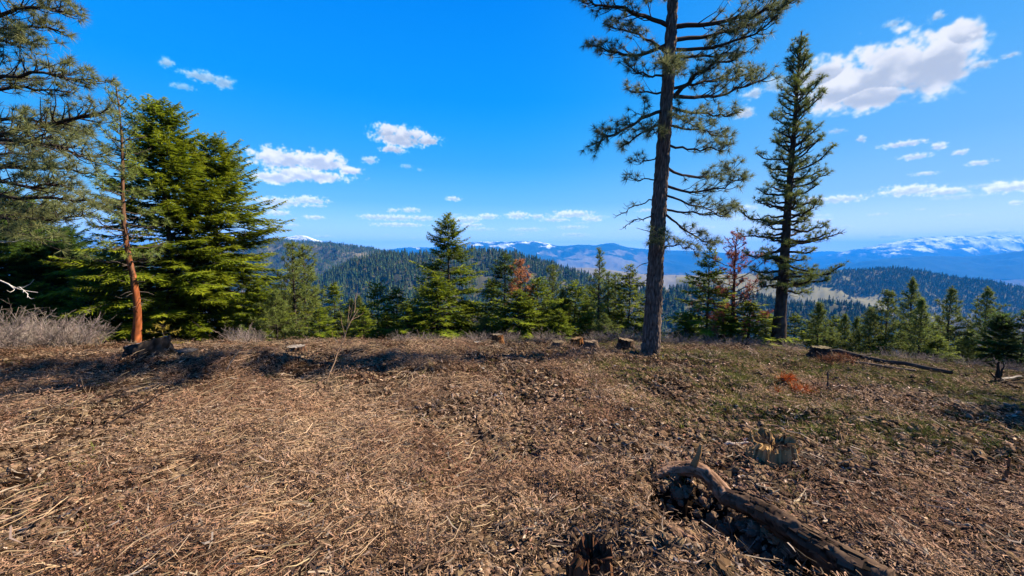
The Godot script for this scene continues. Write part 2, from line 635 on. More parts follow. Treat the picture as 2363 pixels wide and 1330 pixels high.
func bush_mesh(seed_: int, spread: float, height: float, stems: int, col: Color) -> ArrayMesh:
	rng.seed = seed_
	var mb := MB.new()
	for i in stems:
		var a := rf(0, TAU)
		var p := Vector3(cos(a), 0, sin(a)) * spread * 0.35 * sqrt(rng.randf())
		var go := Vector3(cos(a) * rf(0.1, 0.9), 1.0, sin(a) * rf(0.1, 0.9)) + rdir() * 0.3
		var l := height * rf(0.45, 1.05)
		var c := jit(col, 0.35)
		var path := curve(p, p + go * l * 0.5, p + go * l + Vector3(rf(-0.3, 0.3), rf(-0.25, 0.05), rf(-0.3, 0.3)) * l, 5, l * 0.05)
		mb.tube(path, 0.007, 0.003, 3, c * 0.8, c)
		for k in int(rf(2, 6)):
			var q := along(path, rf(0.25, 0.95))
			var d := (go.normalized() + rdir() * 1.1).normalized()
			var l2 := l * rf(0.15, 0.45)
			var tw := curve(q, q + d * l2 * 0.5, q + d * l2 + Vector3.UP * l2 * 0.1, 4, l2 * 0.06)
			mb.tube(tw, 0.004, 0.002, 3, c, c * 1.1)
			for e in int(rf(0, 3)):
				var w := along(tw, rf(0.3, 0.9))
				mb.tube(PackedVector3Array([w, w + (d + rdir() * 0.9).normalized() * l2 * rf(0.3, 0.6)]), 0.003, 0.0015, 3, c, c)
	return mb.mesh()


# ------------------------------------------------------------------ stumps, logs and sticks
func stump(label: String, at: Vector2, radius: float, height: float, slope: float, bark0: Color, bark1: Color, cut: Color, seed_: int, group := "stumps left on the clearing") -> Node3D:
	rng.seed = seed_
	var root := thing("tree_stump", label, "stump", on(at, -0.02), 0.0, group)
	var sides := 44
	var mb := MB.new()
	var rim := PackedVector3Array()
	var rings := 9
	var lob := FastNoiseLite.new()
	lob.seed = seed_
	lob.frequency = 1.1
	for i in rings + 1:
		var t := float(i) / rings
		for j in sides:
			var a := TAU * j / sides
			var m := Vector3(cos(a), 0, sin(a))
			var r := radius * (1.0 + 0.45 * pow(1.0 - t, 2.5) * (1.0 + lob.get_noise_2d(m.x * 2.0, m.z * 2.0)) + 0.16 * lob.get_noise_2d(m.x, m.z))
			var furrow := noise_b.get_noise_3d(m.x * 1.6, t * height * 1.3, m.z * 1.6)
			r += radius * (0.16 * furrow + 0.10 * noise_c.get_noise_3d(m.x * 0.7, t * height * 2.0, m.z * 0.7)) + rf(-0.02, 0.02) * radius
			var p := m * r + Vector3(0, t * height * (1.0 + slope * m.x) + (0.012 * rf(-1, 1) if i == rings else 0.0), 0)
			mb.vert(p, (m + rdir() * 0.35).normalized(), bark0.lerp(bark1, clampf(0.45 + furrow * 1.3 + rf(-0.25, 0.25), 0.0, 1.0)))
			if i == rings:
				rim.append(p)
	for i in rings:
		for j in sides:
			var a := i * sides + j
			var b := i * sides + (j + 1) % sides
			mb.ix.append_array([a, b, a + sides, b, b + sides, a + sides])
	part("bark", mb.mesh(), M.wood, root)
	var face := MB.new()
	face.smooth = false
	var mid := Vector3(0, height, 0)
	var bands := 7
	for k in bands:
		for j in sides:
			var a0 := mid.lerp(rim[j], float(k) / bands * 0.97)
			var a1 := mid.lerp(rim[j], (k + 1.0) / bands * 0.97)
			var b0 := mid.lerp(rim[(j + 1) % sides], float(k) / bands * 0.97)
			var b1 := mid.lerp(rim[(j + 1) % sides], (k + 1.0) / bands * 0.97)
			var c := cut * (0.85 if k % 2 == 0 else 1.0) * rf(0.88, 1.08)
			var up := Vector3(0, 0.004, 0)
			face.tri(a0 + up, a1 + up, b1 + up, c)
			if k > 0:
				face.tri(a0 + up, b1 + up, b0 + up, c)
	part("cut_face", face.mesh(), M.wood, root)
	return root


func rod(pts: PackedVector3Array, r0: float, r1: float, sides: int, c0: Color, c1: Color, rough := 0.15) -> MB:
	var mb := MB.new()
	mb.tube(pts, r0, r1, sides, c0, c1, true)
	for i in mb.v.size():
		var s := rf(-rough, rough)
		mb.v[i] += mb.n[i] * s * r0
		mb.c[i] = mb.c[i] * (1.0 + s * 2.0)
	return mb


func ground_stick(label: String, a: Vector2, b: Vector2, r: float, bow: float, col: Color, seed_: int, called := "stick", group := "", lift := 0.0, twigs := 0) -> void:
	rng.seed = seed_
	var mid2 := (a + b) * 0.5 + Vector2(b.y - a.y, a.x - b.x) * bow
	var root := Vector3(mid2.x, Gd(mid2.x, mid2.y), mid2.y)
	var pts := PackedVector3Array()
	var n := 8
	for i in n:
		var t := i / (n - 1.0)
		var q := a.lerp(mid2, t).lerp(mid2.lerp(b, t), t)
		var y := maxf(Gd(q.x, q.y), lerpf(Gd(a.x, a.y), Gd(b.x, b.y), t)) + r * 0.7 + lift
		pts.append(Vector3(q.x, y, q.y) - root + rdir() * r * 0.5)
	var mb := rod(pts, r, r * 0.55, 7, col, col * 0.9)
	for k in twigs:
		var q := along(pts, rf(0.25, 0.9))
		var d := (pts[-1] - pts[0]).normalized() + rdir() * 0.9 + Vector3.UP * 0.3
		var l := pts[0].distance_to(pts[-1]) * rf(0.1, 0.3)
		mb.tube(curve(q, q + d * l * 0.5, q + d * l, 4, l * 0.06), r * 0.4, r * 0.15, 4, col, col)
	var o := part(called, mb.mesh(), M.wood, self)
	o.position = root
	tag(o, label, "stick" if called == "stick" else "log", group)


func basis_on(x: float, z: float, turn: float, s: Vector3) -> Transform3D:
	var e := 0.10
	var y := Gd(x, z)
	var up := Vector3(y - Gd(x + e, z), e, y - Gd(x, z + e)).normalized()
	var f := Vector3(cos(turn), 0, sin(turn))
	var r := f.cross(up).normalized()
	var b := Basis(up.cross(r).normalized() * -s.x, up * s.y, r * s.z)
	if b.determinant() < 0.0:
		b.z = -b.z
	return Transform3D(b, Vector3(x, y, z))


func strands_mesh(seed_: int, count: int, reach: float, l0: float, l1: float, w: float, lift: float, spread: float) -> ArrayMesh:
	rng.seed = seed_
	var mb := MB.new()
	mb.smooth = false
	for i in count:
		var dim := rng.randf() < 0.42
		var a := rf(-spread, spread) + (PI if rng.randf() < 0.5 else 0.0)
		var d := Vector3(cos(a), rf(-0.06, 0.16), sin(a))
		var p := Vector3(rf(-reach, reach), rf(0.0, lift), rf(-reach, reach))
		var l := rf(l0, l1)
		p -= d * l * 0.5
		var bend := Vector3(-sin(a), rf(-0.2, 0.35), cos(a)) * l * rf(-0.22, 0.22)
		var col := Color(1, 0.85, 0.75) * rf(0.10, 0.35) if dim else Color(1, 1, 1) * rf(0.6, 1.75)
		var side := d.cross(Vector3.UP + rdir() * 0.7).normalized() * w * rf(0.6, 1.2)
		var m := p + d * l * 0.5 + bend
		var e := p + d * l
		mb.quad(p - side, p + side, m + side, m - side, col)
		mb.tri(m - side, m + side, e, col)
	return mb.mesh()


func chip_mesh(seed_: int) -> ArrayMesh:
	rng.seed = seed_
	var mb := MB.new()
	mb.smooth = false
	var p := []
	for s in [0.0, 1.0]:
		for k in [Vector2(-1, -0.25), Vector2(0.6, -0.35), Vector2(1, 0.1), Vector2(0.1, 0.4), Vector2(-0.8, 0.3)]:
			p.append(Vector3(k.x * rf(0.8, 1.1) * (1.0 - 0.15 * s), s * rf(0.12, 0.25) + 0.02, k.y * rf(0.7, 1.1) * (1.0 - 0.2 * s)))
	for k in 5:
		var a: Vector3 = p[k]
		var b: Vector3 = p[(k + 1) % 5]
		mb.quad(a, b, p[5 + (k + 1) % 5], p[5 + k], Color(1, 1, 1) * rf(0.7, 1.0))
	mb.tri(p[5], p[6], p[7], Color(1, 1, 1)); mb.tri(p[5], p[7], p[8], Color(0.95, 0.95, 0.95)); mb.tri(p[5], p[8], p[9], Color(0.9, 0.9, 0.9))
	return mb.mesh()


func clod_mesh(seed_: int) -> ArrayMesh:
	rng.seed = seed_
	var s := SphereMesh.new()
	s.radius = 1.0
	s.height = 2.0
	s.radial_segments = 9
	s.rings = 5
	var arr := s.get_mesh_arrays()
	var mb := MB.new()
	mb.smooth = false
	var off := rf(0, 90)
	var v: PackedVector3Array = arr[Mesh.ARRAY_VERTEX]
	for i in v.size():
		v[i] *= 1.0 + 0.45 * noise_b.get_noise_3d(v[i].x * 0.5 + off, v[i].y * 0.5, v[i].z * 0.5) + 0.2 * noise_c.get_noise_3d(v[i].x * 0.5 + off, v[i].y * 0.5, v[i].z * 0.5)
		v[i].y *= 0.7
	var ix: PackedInt32Array = arr[Mesh.ARRAY_INDEX]
	for i in range(0, ix.size(), 3):
		mb.tri(v[ix[i]], v[ix[i + 1]], v[ix[i + 2]], Color(1, 1, 1) * rf(0.8, 1.1))
	return mb.mesh()


func spread_litter(called: String, label: String, m: Mesh, material: Material, count: int, seed_: int, near: float, far: float, size: Vector2, paint: Callable, flat := 1.0, combed := false) -> void:
	rng.seed = seed_
	var places := []
	var colors := PackedColorArray()
	var tries := 0
	while places.size() < count and tries < count * 8:
		tries += 1
		var r := near * pow(far / near, rng.randf())
		var a := deg_to_rad(rf(-57, 57))
		var x := r * sin(a)
		var z := -r * cos(a)
		var c: Color = paint.call(x, z)
		var pit := bowl(x, z, PIT.x, PIT.y, 0.36, 0.24, 0.0) + bowl(x, z, PIT2.x, PIT2.y, 0.55, 0.16, -0.7) + bowl(x, z, PIT3.x, PIT3.y, 0.3, 0.2, 0.0)
		if c.a * (1.0 - (0.93 if flat == 1.0 or flat < 0.7 else 0.2) * smoothstep(0.15, 0.5, pit)) < rng.randf():
			continue
		var s := rf(size.x, size.y) * (1.0 + 0.02 * r)
		var turn := rf(0, TAU)
		if combed:
			turn = 0.45 + rng.randfn() * (0.35 if x < 0.0 else 0.8) if x < 1.0 else -0.5 + rng.randfn() * 0.7
			turn = -turn
		var t := basis_on(x, z, turn, Vector3(s, s * flat, s))
		places.append(t)
		c.a = 1.0
		colors.append(jit(c, 0.3))
	scatter(called, m, material, places, colors, label)


# ------------------------------------------------------------------ sky
func sky_image() -> Image:
	var im := Image.create_empty(4096, 2048, false, Image.FORMAT_RGB8)
	var left := [[0.0, Color(1.16, 1.2, 1.18)], [2.5, Color(0.98, 1.08, 1.12)], [7.0, Color8(135, 210, 255)], [12.0, Color8(70, 178, 255)], [20.0, Color8(10, 155, 255)], [32.0, Color8(0, 134, 248)], [55.0, Color8(0, 108, 228)], [90.0, Color8(0, 90, 210)]]
	var right := [[0.0, Color(1.2, 1.22, 1.2)], [2.5, Color(1.1, 1.13, 1.13)], [7.0, Color8(168, 216, 254)], [12.0, Color8(128, 194, 250)], [20.0, Color8(92, 176, 248)], [32.0, Color8(52, 153, 243)], [55.0, Color8(20, 128, 232)], [90.0, Color8(0, 90, 210)]]
	var share := PackedFloat32Array()
	for i in 4096:
		share.append(smoothstep(0.25, 1.0, cos((i + 0.5) / 4096.0 * TAU - 1.25)))
	for j in 1024:
		var el := 90.0 - (j + 0.5) / 2048.0 * 180.0
		var a := ramp(left, el)
		var b := ramp(right, el)
		for i in 4096:
			im.set_pixel(i, j, held(a.lerp(b, share[i])))
	im.fill_rect(Rect2i(0, 1024, 4096, 1024), Color8(150, 180, 205))
	return im


func held(c: Color) -> Color:             # a displayed colour as the sky image holds it
	var l := c.srgb_to_linear()
	return Color(l.r / SKY_RANGE, l.g / SKY_RANGE, l.b / SKY_RANGE).linear_to_srgb()


func ramp(stops: Array, x: float) -> Color:
	x = maxf(x, 0.0)
	for i in stops.size() - 1:
		if x <= stops[i + 1][0]:
			return stops[i][1].lerp(stops[i + 1][1], (x - stops[i][0]) / (stops[i + 1][0] - stops[i][0]))
	return stops[-1][1]


# blobs: flat list of azimuth, elevation, half width, half height (radians)
func cloud(im: Image, blobs: Array, dense: float, soft: float, seed_: int, rag := 0.55) -> void:
	var W := 4096.0
	var lo := Vector2(99, 99)
	var hi := Vector2(-99, -99)
	for i in range(0, blobs.size(), 4):
		lo = lo.min(Vector2(blobs[i] - blobs[i + 2] * 1.4, blobs[i + 1] - blobs[i + 3] * 1.4))
		hi = hi.max(Vector2(blobs[i] + blobs[i + 2] * 1.4, blobs[i + 1] + blobs[i + 3] * 1.5))
	var h: float = blobs[3]
	var nz := FastNoiseLite.new()
	nz.seed = seed_
	nz.fractal_octaves = 5
	nz.frequency = 1.0
	var size := clampf(h, 0.008, 0.06)
	for j in range(int((PI / 2 - hi.y) / PI * 2048.0), int((PI / 2 - lo.y) / PI * 2048.0) + 1):
		for i in range(int(lo.x / TAU * W), int(hi.x / TAU * W) + 1):
			var az := (i + 0.5) / W * TAU
			var el := PI / 2 - (j + 0.5) / 2048.0 * PI
			var d := -9.0
			var low := 0.0
			for b in range(0, blobs.size(), 4):
				var u: float = (az - blobs[b]) / blobs[b + 2]
				var v: float = (el - blobs[b + 1]) / blobs[b + 3]
				var q := 1.0 - sqrt(u * u + v * v * (1.0 if v > 0.0 else 1.35))
				if q > d:
					d = q
					low = v - u * 0.15
			if d < -0.5:
				continue
			var n := nz.get_noise_2d(az / size * 0.75, el / size * 1.15)
			var n2 := nz.get_noise_2d(az / size * 0.8 + 40.0 - 0.35, el / size * 1.2 - 0.35)
			var body := d + n * rag + 0.55 * rag * nz.get_noise_2d(az / size * 3.1, el / size * 3.6)
			var al := smoothstep(-0.03, soft + 0.12, body) * dense
			if al <= 0.0:
				continue
			var shade := smoothstep(0.08, 0.6, d + 0.4 * n2 - low * 0.1) * 0.9 * smoothstep(0.65, -0.3, low + n2 * 0.8)
			var over := 1.0 + 0.22 * smoothstep(0.3, 0.02, el)     # low clouds shine through more air
			var c := Color8(253, 253, 255).lerp(Color8(188, 198, 214), shade)
			c = held(Color(c.r * over, c.g * over, c.b * over))
			var x := posmod(i, 4096)
			im.set_pixel(x, j, im.get_pixel(x, j).lerp(c, al))


func build_sky() -> Image:
	var im := sky_image()
	cloud(im, [-0.6254, 0.3259, 0.0377, 0.0122, -0.5951, 0.3236, 0.0212, 0.0147, -0.6791, 0.3361, 0.0124, 0.0116], 0.75, 0.5, 1)
	cloud(im, [-0.6588, 0.3029, 0.0226, 0.0071], 0.6, 0.5, 2)
	cloud(im, [-0.5011, 0.1974, 0.0698, 0.0271, -0.4272, 0.1985, 0.0659, 0.0264, -0.4618, 0.1690, 0.1042, 0.0194, -0.5103, 0.1622, 0.0610, 0.0172, -0.3663, 0.1853, 0.0319, 0.0110], 1.0, 0.35, 3)
	cloud(im, [-0.2526, 0.2632, 0.0734, 0.0278, -0.2857, 0.2725, 0.0478, 0.0186, -0.1991, 0.2599, 0.0398, 0.0164, -0.2771, 0.2371, 0.0288, 0.0118], 1.0, 0.4, 4)
	cloud(im, [-0.3265, 0.2109, 0.0214, 0.0110], 0.8, 0.5, 5)
	cloud(im, [-0.2462, 0.2027, 0.0166, 0.0066, -0.2170, 0.1965, 0.0089, 0.0038], 0.5, 0.6, 6)
	cloud(im, [-0.5044, 0.1119, 0.0617, 0.0115, -0.4553, 0.1175, 0.0471, 0.0118], 0.9, 0.4, 7)
	cloud(im, [-0.5133, 0.0884, 0.0281, 0.0076], 0.9, 0.4, 8)
	cloud(im, [-0.4439, 0.0823, 0.0232, 0.0056], 0.9, 0.4, 9)
	cloud(im, [-0.1398, 0.1335, 0.0214, 0.0070], 0.85, 0.4, 10)
	cloud(im, [-0.2805, 0.0866, 0.0686, 0.0088, -0.3185, 0.0876, 0.0429, 0.0078, -0.2169, 0.0870, 0.0401, 0.0080], 0.85, 0.45, 11)
	cloud(im, [-0.2663, 0.0711, 0.0691, 0.0055], 0.85, 0.4, 12)
	cloud(im, [-0.2412, 0.1054, 0.0276, 0.0069, -0.2801, 0.1033, 0.0135, 0.0049], 0.8, 0.4, 13)
	cloud(im, [-0.1106, 0.0845, 0.0414, 0.0102, -0.1003, 0.0723, 0.0363, 0.0061], 0.85, 0.4, 14)
	cloud(im, [-0.0588, 0.0930, 0.0312, 0.0081, 0.0141, 0.0952, 0.0343, 0.0112, 0.0609, 0.0930, 0.0207, 0.0071], 0.9, 0.4, 15)
	cloud(im, [0.1432, 0.0973, 0.0606, 0.0111, 0.1890, 0.0855, 0.0300, 0.0070, 0.1023, 0.0846, 0.0411, 0.0051], 0.9, 0.4, 16)
	cloud(im, [0.0350, 0.0623, 0.0520, 0.0062, 0.1436, 0.0668, 0.0406, 0.0061], 0.7, 0.5, 17)
	cloud(im, [-0.0745, 0.0622, 0.0416, 0.0051], 0.6, 0.5, 18)
	cloud(im, [-0.5261, 0.0620, 0.0277, 0.0045, -0.4861, 0.0643, 0.0148, 0.0041], 0.8, 0.5, 19)
	cloud(im, [-0.1527, 0.3808, 0.1512, 0.0248, -0.3066, 0.3636, 0.0046, 0.0041], 0.0, 0.5, 20)
	cloud(im, [0.7304, 0.3097, 0.1087, 0.0652, 0.6664, 0.3012, 0.0766, 0.0455, 0.7829, 0.3113, 0.0642, 0.0499, 0.8101, 0.3405, 0.0301, 0.0298, 0.7009, 0.2781, 0.0828, 0.0314, 0.6266, 0.3277, 0.0543, 0.0298], 1.0, 0.3, 21, 0.55)
	cloud(im, [0.8245, 0.3316, 0.0137, 0.0072], 0.8, 0.5, 22)
	cloud(im, [0.5538, 0.3280, 0.0324, 0.0165], 0.7, 0.6, 23)
	cloud(im, [0.8317, 0.2907, 0.0180, 0.0080, 0.8597, 0.2950, 0.0127, 0.0041], 0.75, 0.6, 24)
	cloud(im, [0.7788, 0.3751, 0.0101, 0.0084], 0.75, 0.6, 25)
	cloud(im, [0.7233, 0.3821, 0.0178, 0.0075], 0.6, 0.7, 26)
	cloud(im, [0.5014, 0.2850, 0.0233, 0.0144], 0.9, 0.5, 27)
	cloud(im, [0.5147, 0.3183, 0.0243, 0.0132], 0.8, 0.6, 28)
	cloud(im, [0.6545, 0.2286, 0.0178, 0.0053], 0.6, 0.6, 29)
	cloud(im, [0.6915, 0.2090, 0.0085, 0.0082], 0.8, 0.5, 30)
	cloud(im, [0.7483, 0.1906, 0.0347, 0.0064, 0.7914, 0.1796, 0.0125, 0.0076], 0.9, 0.45, 31)
	cloud(im, [0.7631, 0.1676, 0.0237, 0.0064], 0.85, 0.5, 32)
	cloud(im, [0.8162, 0.1657, 0.0119, 0.0054, 0.8384, 0.1460, 0.0181, 0.0047], 0.9, 0.45, 33)
	cloud(im, [0.7779, 0.1378, 0.0205, 0.0036], 0.85, 0.5, 34)
	cloud(im, [0.6639, 0.1056, 0.0465, 0.0088, 0.6343, 0.1063, 0.0296, 0.0065], 0.9, 0.4, 35)
	cloud(im, [0.7608, 0.1118, 0.0442, 0.0117, 0.8027, 0.1052, 0.0338, 0.0078], 1.0, 0.35, 36)
	cloud(im, [0.8718, 0.1046, 0.0310, 0.0111], 1.0, 0.35, 37)
	cloud(im, [0.8796, 0.0804, 0.0084, 0.0046], 0.9, 0.4, 38)
	cloud(im, [0.7373, 0.0339, 0.0306, 0.0046], 0.8, 0.5, 39)
	cloud(im, [0.6728, 0.0537, 0.0250, 0.0032], 0.6, 0.6, 40)
	cloud(im, [0.8629, 0.0366, 0.0298, 0.0061], 0.85, 0.5, 41)
	cloud(im, [0.8173, 0.0653, 0.0214, 0.0021], 0.6, 0.6, 42)
	cloud(im, [0.5105, 0.0992, 0.0311, 0.0089], 0.7, 0.6, 43)
	cloud(im, [-0.8636, 0.0473, 0.0367, 0.0074], 0.6, 0.6, 44)
	var g := RandomNumberGenerator.new()
	g.seed = 77
	for k in 60:                                       # the same fair-weather clouds go on around and above
		var az := g.randf_range(1.05, TAU - 1.05)
		var el := 0.05 + 0.7 * pow(g.randf(), 2.0)
		var w := g.randf_range(0.02, 0.09) * (0.6 + el * 1.5)
		cloud(im, [az, el, w, w * 0.28, az + w * 0.5, el + w * 0.05, w * 0.7, w * 0.24], 0.95, 0.4, 100 + k)
	for k in 46:                                       # wisps low over the far mountains
		var az := g.randf_range(-0.75, 0.85)
		var w := g.randf_range(0.008, 0.04)
		cloud(im, [az, g.randf_range(0.035, 0.11), w, w * 0.14], g.randf_range(0.35, 0.8), 0.6, 200 + k)
	return im


# ------------------------------------------------------------------ the scene
func _ready() -> void:
	var cam := Camera3D.new()
	cam.name = "camera"
	cam.position = EYE
	cam.rotation.x = -atan(75.0 / 950.0)
	cam.fov = 69.984
	cam.near = 0.05
	cam.far = 60000.0
	add_child(cam)
	cam.current = true

	var pano := PanoramaSkyMaterial.new()
	pano.panorama = ImageTexture.create_from_image(build_sky())
	var sky := Sky.new()
	sky.sky_material = pano
	var env := Environment.new()
	env.background_mode = Environment.BG_SKY
	env.sky = sky
	env.background_energy_multiplier = SKY_RANGE / EXPOSURE
	env.tonemap_mode = Environment.TONE_MAPPER_LINEAR
	env.tonemap_exposure = EXPOSURE
	env.sdfgi_enabled = true
	env.ssao_enabled = true
	env.ssil_enabled = true
	env.fog_enabled = true
	env.fog_density = 0.00007
	env.fog_light_color = Color(0.02, 0.31, 1.0).linear_to_srgb()
	var we := WorldEnvironment.new()
	we.name = "world_environment"
	we.environment = env
	add_child(we)

	var sun := DirectionalLight3D.new()
	sun.name = "sun"
	sun.light_energy = 1.6
	sun.light_color = Color(1.0, 0.95, 0.87)
	sun.light_angular_distance = 0.5
	sun.shadow_enabled = true
	add_child(sun)
	var to_sun := Vector3(sin(deg_to_rad(76)) * cos(deg_to_rad(41)), sin(deg_to_rad(41)), -cos(deg_to_rad(76)) * cos(deg_to_rad(41)))
	sun.look_at_from_position(to_sun * 100.0, Vector3.ZERO)

	noise_a.seed = 3; noise_a.frequency = 0.42; noise_a.fractal_octaves = 2
	noise_b.seed = 8; noise_b.frequency = 2.1; noise_b.fractal_octaves = 3
	noise_c.seed = 5; noise_c.frequency = 8.5; noise_c.fractal_octaves = 3
	fbm.seed = 21; fbm.frequency = 1.0; fbm.fractal_octaves = 5
	for n in [noise_a, noise_b, noise_c, fbm]:
		n.noise_type = FastNoiseLite.TYPE_SIMPLEX_SMOOTH

	M.rough = mat(0.9)
	M.wood = mat(0.9, 0.0, Color(0.62, 0.6, 0.58))
	M.leaf = mat(0.8)
	M.needle = mat(0.55, 0.7)
	M.fir = mat(0.65, 0.95)
	M.straw = mat(0.8, 0.15)
	M.tiny = [tiny_tree(1, Color(0.035, 0.062, 0.022)), tiny_tree(2, Color(0.046, 0.075, 0.024)), tiny_tree(3, Color(0.055, 0.072, 0.028), 0.75)]

	build_ground()
	build_hills()
	build_trees()
	build_clearing()


func build_hills() -> void:
	# far mountains across the valley
	var snow := Color(0.85, 0.87, 0.9)
	var woods := Color(0.014, 0.026, 0.016)
	var dry := Color(0.14, 0.12, 0.08)
	build_hill("mountain", "far blue mountains with snow patches across the valley", {"pts": [Vector3(-5690.190, 1.600, -15000.000), Vector3(-3952.859, 283.631, -15000.000), Vector3(-2757.343, 289.352, -14500.000), Vector3(-1780.707, 425.306, -14000.000), Vector3(-901.123, 469.023, -14000.000), Vector3(-93.880, 462.345, -13800.000), Vector3(710.583, 483.590, -14000.000), Vector3(1223.879, 410.730, -14000.000), Vector3(1568.367, 318.623, -13800.000), Vector3(2257.354, 356.545, -13600.000), Vector3(2756.050, 342.375, -13600.000), Vector3(3257.564, 410.174, -13500.000), Vector3(3797.732, 269.507, -13500.000), Vector3(4896.648, 189.071, -13800.000), Vector3(6143.165, 147.935, -14000.000), Vector3(8158.752, 64.346, -15000.000), Vector3(10393.114, -165.916, -16000.000)], "front": 4300.0, "back": 4000.0, "foot": -430.0, "rough": 170.0, "grain": 1900.0}, 260, 70,
		func(p: Vector3, u: float, v: float) -> Color:
			var k := fbm.get_noise_2d(p.x * 0.0011, p.z * 0.0011)
			var c := woods.lerp(dry, smoothstep(0.10, 0.0, v - 0.40 - k * 0.7) * smoothstep(0.42, 0.5, u + k * 0.15) * smoothstep(0.85, 0.75, u) * 0.9)
			return c.lerp(snow, smoothstep(300.0, 480.0, p.y + k * 520.0) * smoothstep(0.55, 0.45, u) * clampf(0.55 + 1.4 * fbm.get_noise_2d(p.x * 0.004, p.z * 0.004), 0.0, 0.9)))
	build_hill("mountain", "rounded far peak with a snowy top on the left", {"pts": [Vector3(-6231.963, 283.352, -9000.000), Vector3(-5662.507, 367.606, -9000.000), Vector3(-5076.853, 350.325, -8800.000), Vector3(-4744.961, 373.489, -8700.000), Vector3(-4515.264, 427.701, -8700.000), Vector3(-4288.968, 400.602, -8700.000), Vector3(-4019.383, 310.173, -8700.000), Vector3(-3515.964, 222.102, -8800.000), Vector3(-2844.637, 114.468, -9000.000), Vector3(-2091.912, 1.600, -9000.000)], "front": 2600.0, "back": 2500.0, "foot": -300.0, "rough": 60.0, "grain": 1500.0}, 140, 50,
		func(p: Vector3, _u: float, _v: float) -> Color:
			var k := fbm.get_noise_2d(p.x * 0.002, p.z * 0.002)
			return woods.lerp(snow, smoothstep(270.0, 400.0, p.y + k * 200.0) * clampf(0.75 + 1.2 * fbm.get_noise_2d(p.x * 0.006, p.z * 0.006), 0.0, 0.95)))
	build_hill("mountain", "broad snow topped mountain across the valley on the right", {"pts": [Vector3(9750.816, -323.231, -15500.000), Vector3(10842.705, -92.597, -15000.000), Vector3(11533.575, 122.869, -14500.000), Vector3(12434.632, 289.352, -14500.000), Vector3(13332.957, 470.626, -14500.000), Vector3(14231.851, 621.415, -14500.000), Vector3(15288.330, 681.660, -14500.000), Vector3(16499.730, 696.716, -14500.000), Vector3(17863.971, 696.716, -14500.000), Vector3(20371.737, 627.200, -15000.000), Vector3(25442.876, 419.182, -16000.000), Vector3(32427.249, 90.483, -17000.000)], "front": 5200.0, "back": 5000.0, "foot": -430.0, "rough": 230.0, "grain": 2300.0, "bend": 1.0}, 220, 80,
		func(p: Vector3, _u: float, _v: float) -> Color:
			var k := fbm.get_noise_2d(p.x * 0.0016, p.z * 0.0016)
			return woods.lerp(snow, clampf(smoothstep(100.0, 420.0, p.y + k * 480.0) * (0.5 + k * 0.7 + 0.9 * fbm.get_noise_2d(p.x * 0.004, p.z * 0.004)), 0.0, 0.85)))
	build_hill("mountain", "low wooded blue ridge below the snowy mountain", {"pts": [Vector3(6696.692, -513.120, -9800.000), Vector3(7257.290, -320.617, -9600.000), Vector3(7984.312, -136.228, -9400.000), Vector3(8771.456, -37.328, -9300.000), Vector3(9452.477, -8.130, -9300.000), Vector3(10234.115, -17.861, -9300.000), Vector3(10699.882, 20.845, -9200.000), Vector3(11213.435, 114.468, -9000.000), Vector3(12431.773, 189.590, -9000.000), Vector3(15617.001, 150.486, -9500.000)], "front": 3000.0, "back": 2500.0, "foot": -420.0, "rough": 120.0, "grain": 1500.0}, 120, 40,
		func(p: Vector3, _u: float, _v: float) -> Color:
			return woods * (1.0 + 0.4 * fbm.get_noise_2d(p.x * 0.002, p.z * 0.002)))
	build_hill("mountain", "pale hazy mountain at the far end of the valley", {"pts": [Vector3(10994.434, -71.652, -17500.000), Vector3(12272.222, 74.804, -17500.000), Vector3(13183.584, 184.518, -17500.000), Vector3(14288.046, 129.675, -17500.000), Vector3(15951.693, -35.020, -17500.000)], "front": 1200.0, "back": 400.0, "foot": -430.0, "rough": 60.0, "grain": 2500.0}, 40, 20, func(_p: Vector3, _u: float, _v: float) -> Color: return woods)
	build_hill("hill", "bare tan foothill beyond the dark wooded hill", {"pts": [Vector3(-7.271, -240.003, -4600.000), Vector3(525.127, -152.796, -4600.000), Vector3(844.857, -130.516, -4500.000), Vector3(1150.799, -164.598, -4400.000), Vector3(1442.401, -197.046, -4300.000), Vector3(1895.589, -206.110, -4300.000), Vector3(2350.486, -251.474, -4300.000)], "front": 1100.0, "back": 900.0, "foot": -420.0, "rough": 40.0, "grain": 500.0}, 80, 30,
		func(p: Vector3, _u: float, _v: float) -> Color:
			return dry.lerp(Color(0.12, 0.11, 0.07), clampf(fbm.get_noise_2d(p.x * 0.004, p.z * 0.004) * 1.5, 0.0, 1.0)))
	# wooded hills
	var left := {"pts": [Vector3(-2401.077, 55.908, -2600.000), Vector3(-1993.122, 74.659, -2500.000), Vector3(-1730.531, 90.270, -2500.000), Vector3(-1547.023, 98.071, -2500.000), Vector3(-1337.105, 85.948, -2450.000), Vector3(-1109.343, 71.737, -2400.000), Vector3(-958.978, 59.236, -2400.000), Vector3(-808.756, 36.709, -2400.000), Vector3(-644.968, -3.318, -2350.000), Vector3(-415.123, -82.856, -2300.000)], "front": 1300.0, "back": 900.0, "foot": -330.0, "rough": 60.0, "grain": 420.0}
	var floor_c := func(p: Vector3, _u: float, _v: float) -> Color:
		return Color(0.05, 0.05, 0.03).lerp(Color(0.2, 0.16, 0.1), clampf(fbm.get_noise_2d(p.x * 0.006, p.z * 0.006) * 1.6 - 0.15, 0.0, 0.8))
	build_hill("hill", "long wooded ridge on the left below the snowy peak", left, 120, 40, floor_c)
	forest("forest on the long left ridge", left, 8500, Vector2(12, 19), 0.35, 1.04, func(_p: Vector3, _u: float, _v: float) -> float: return 1.0, 40)
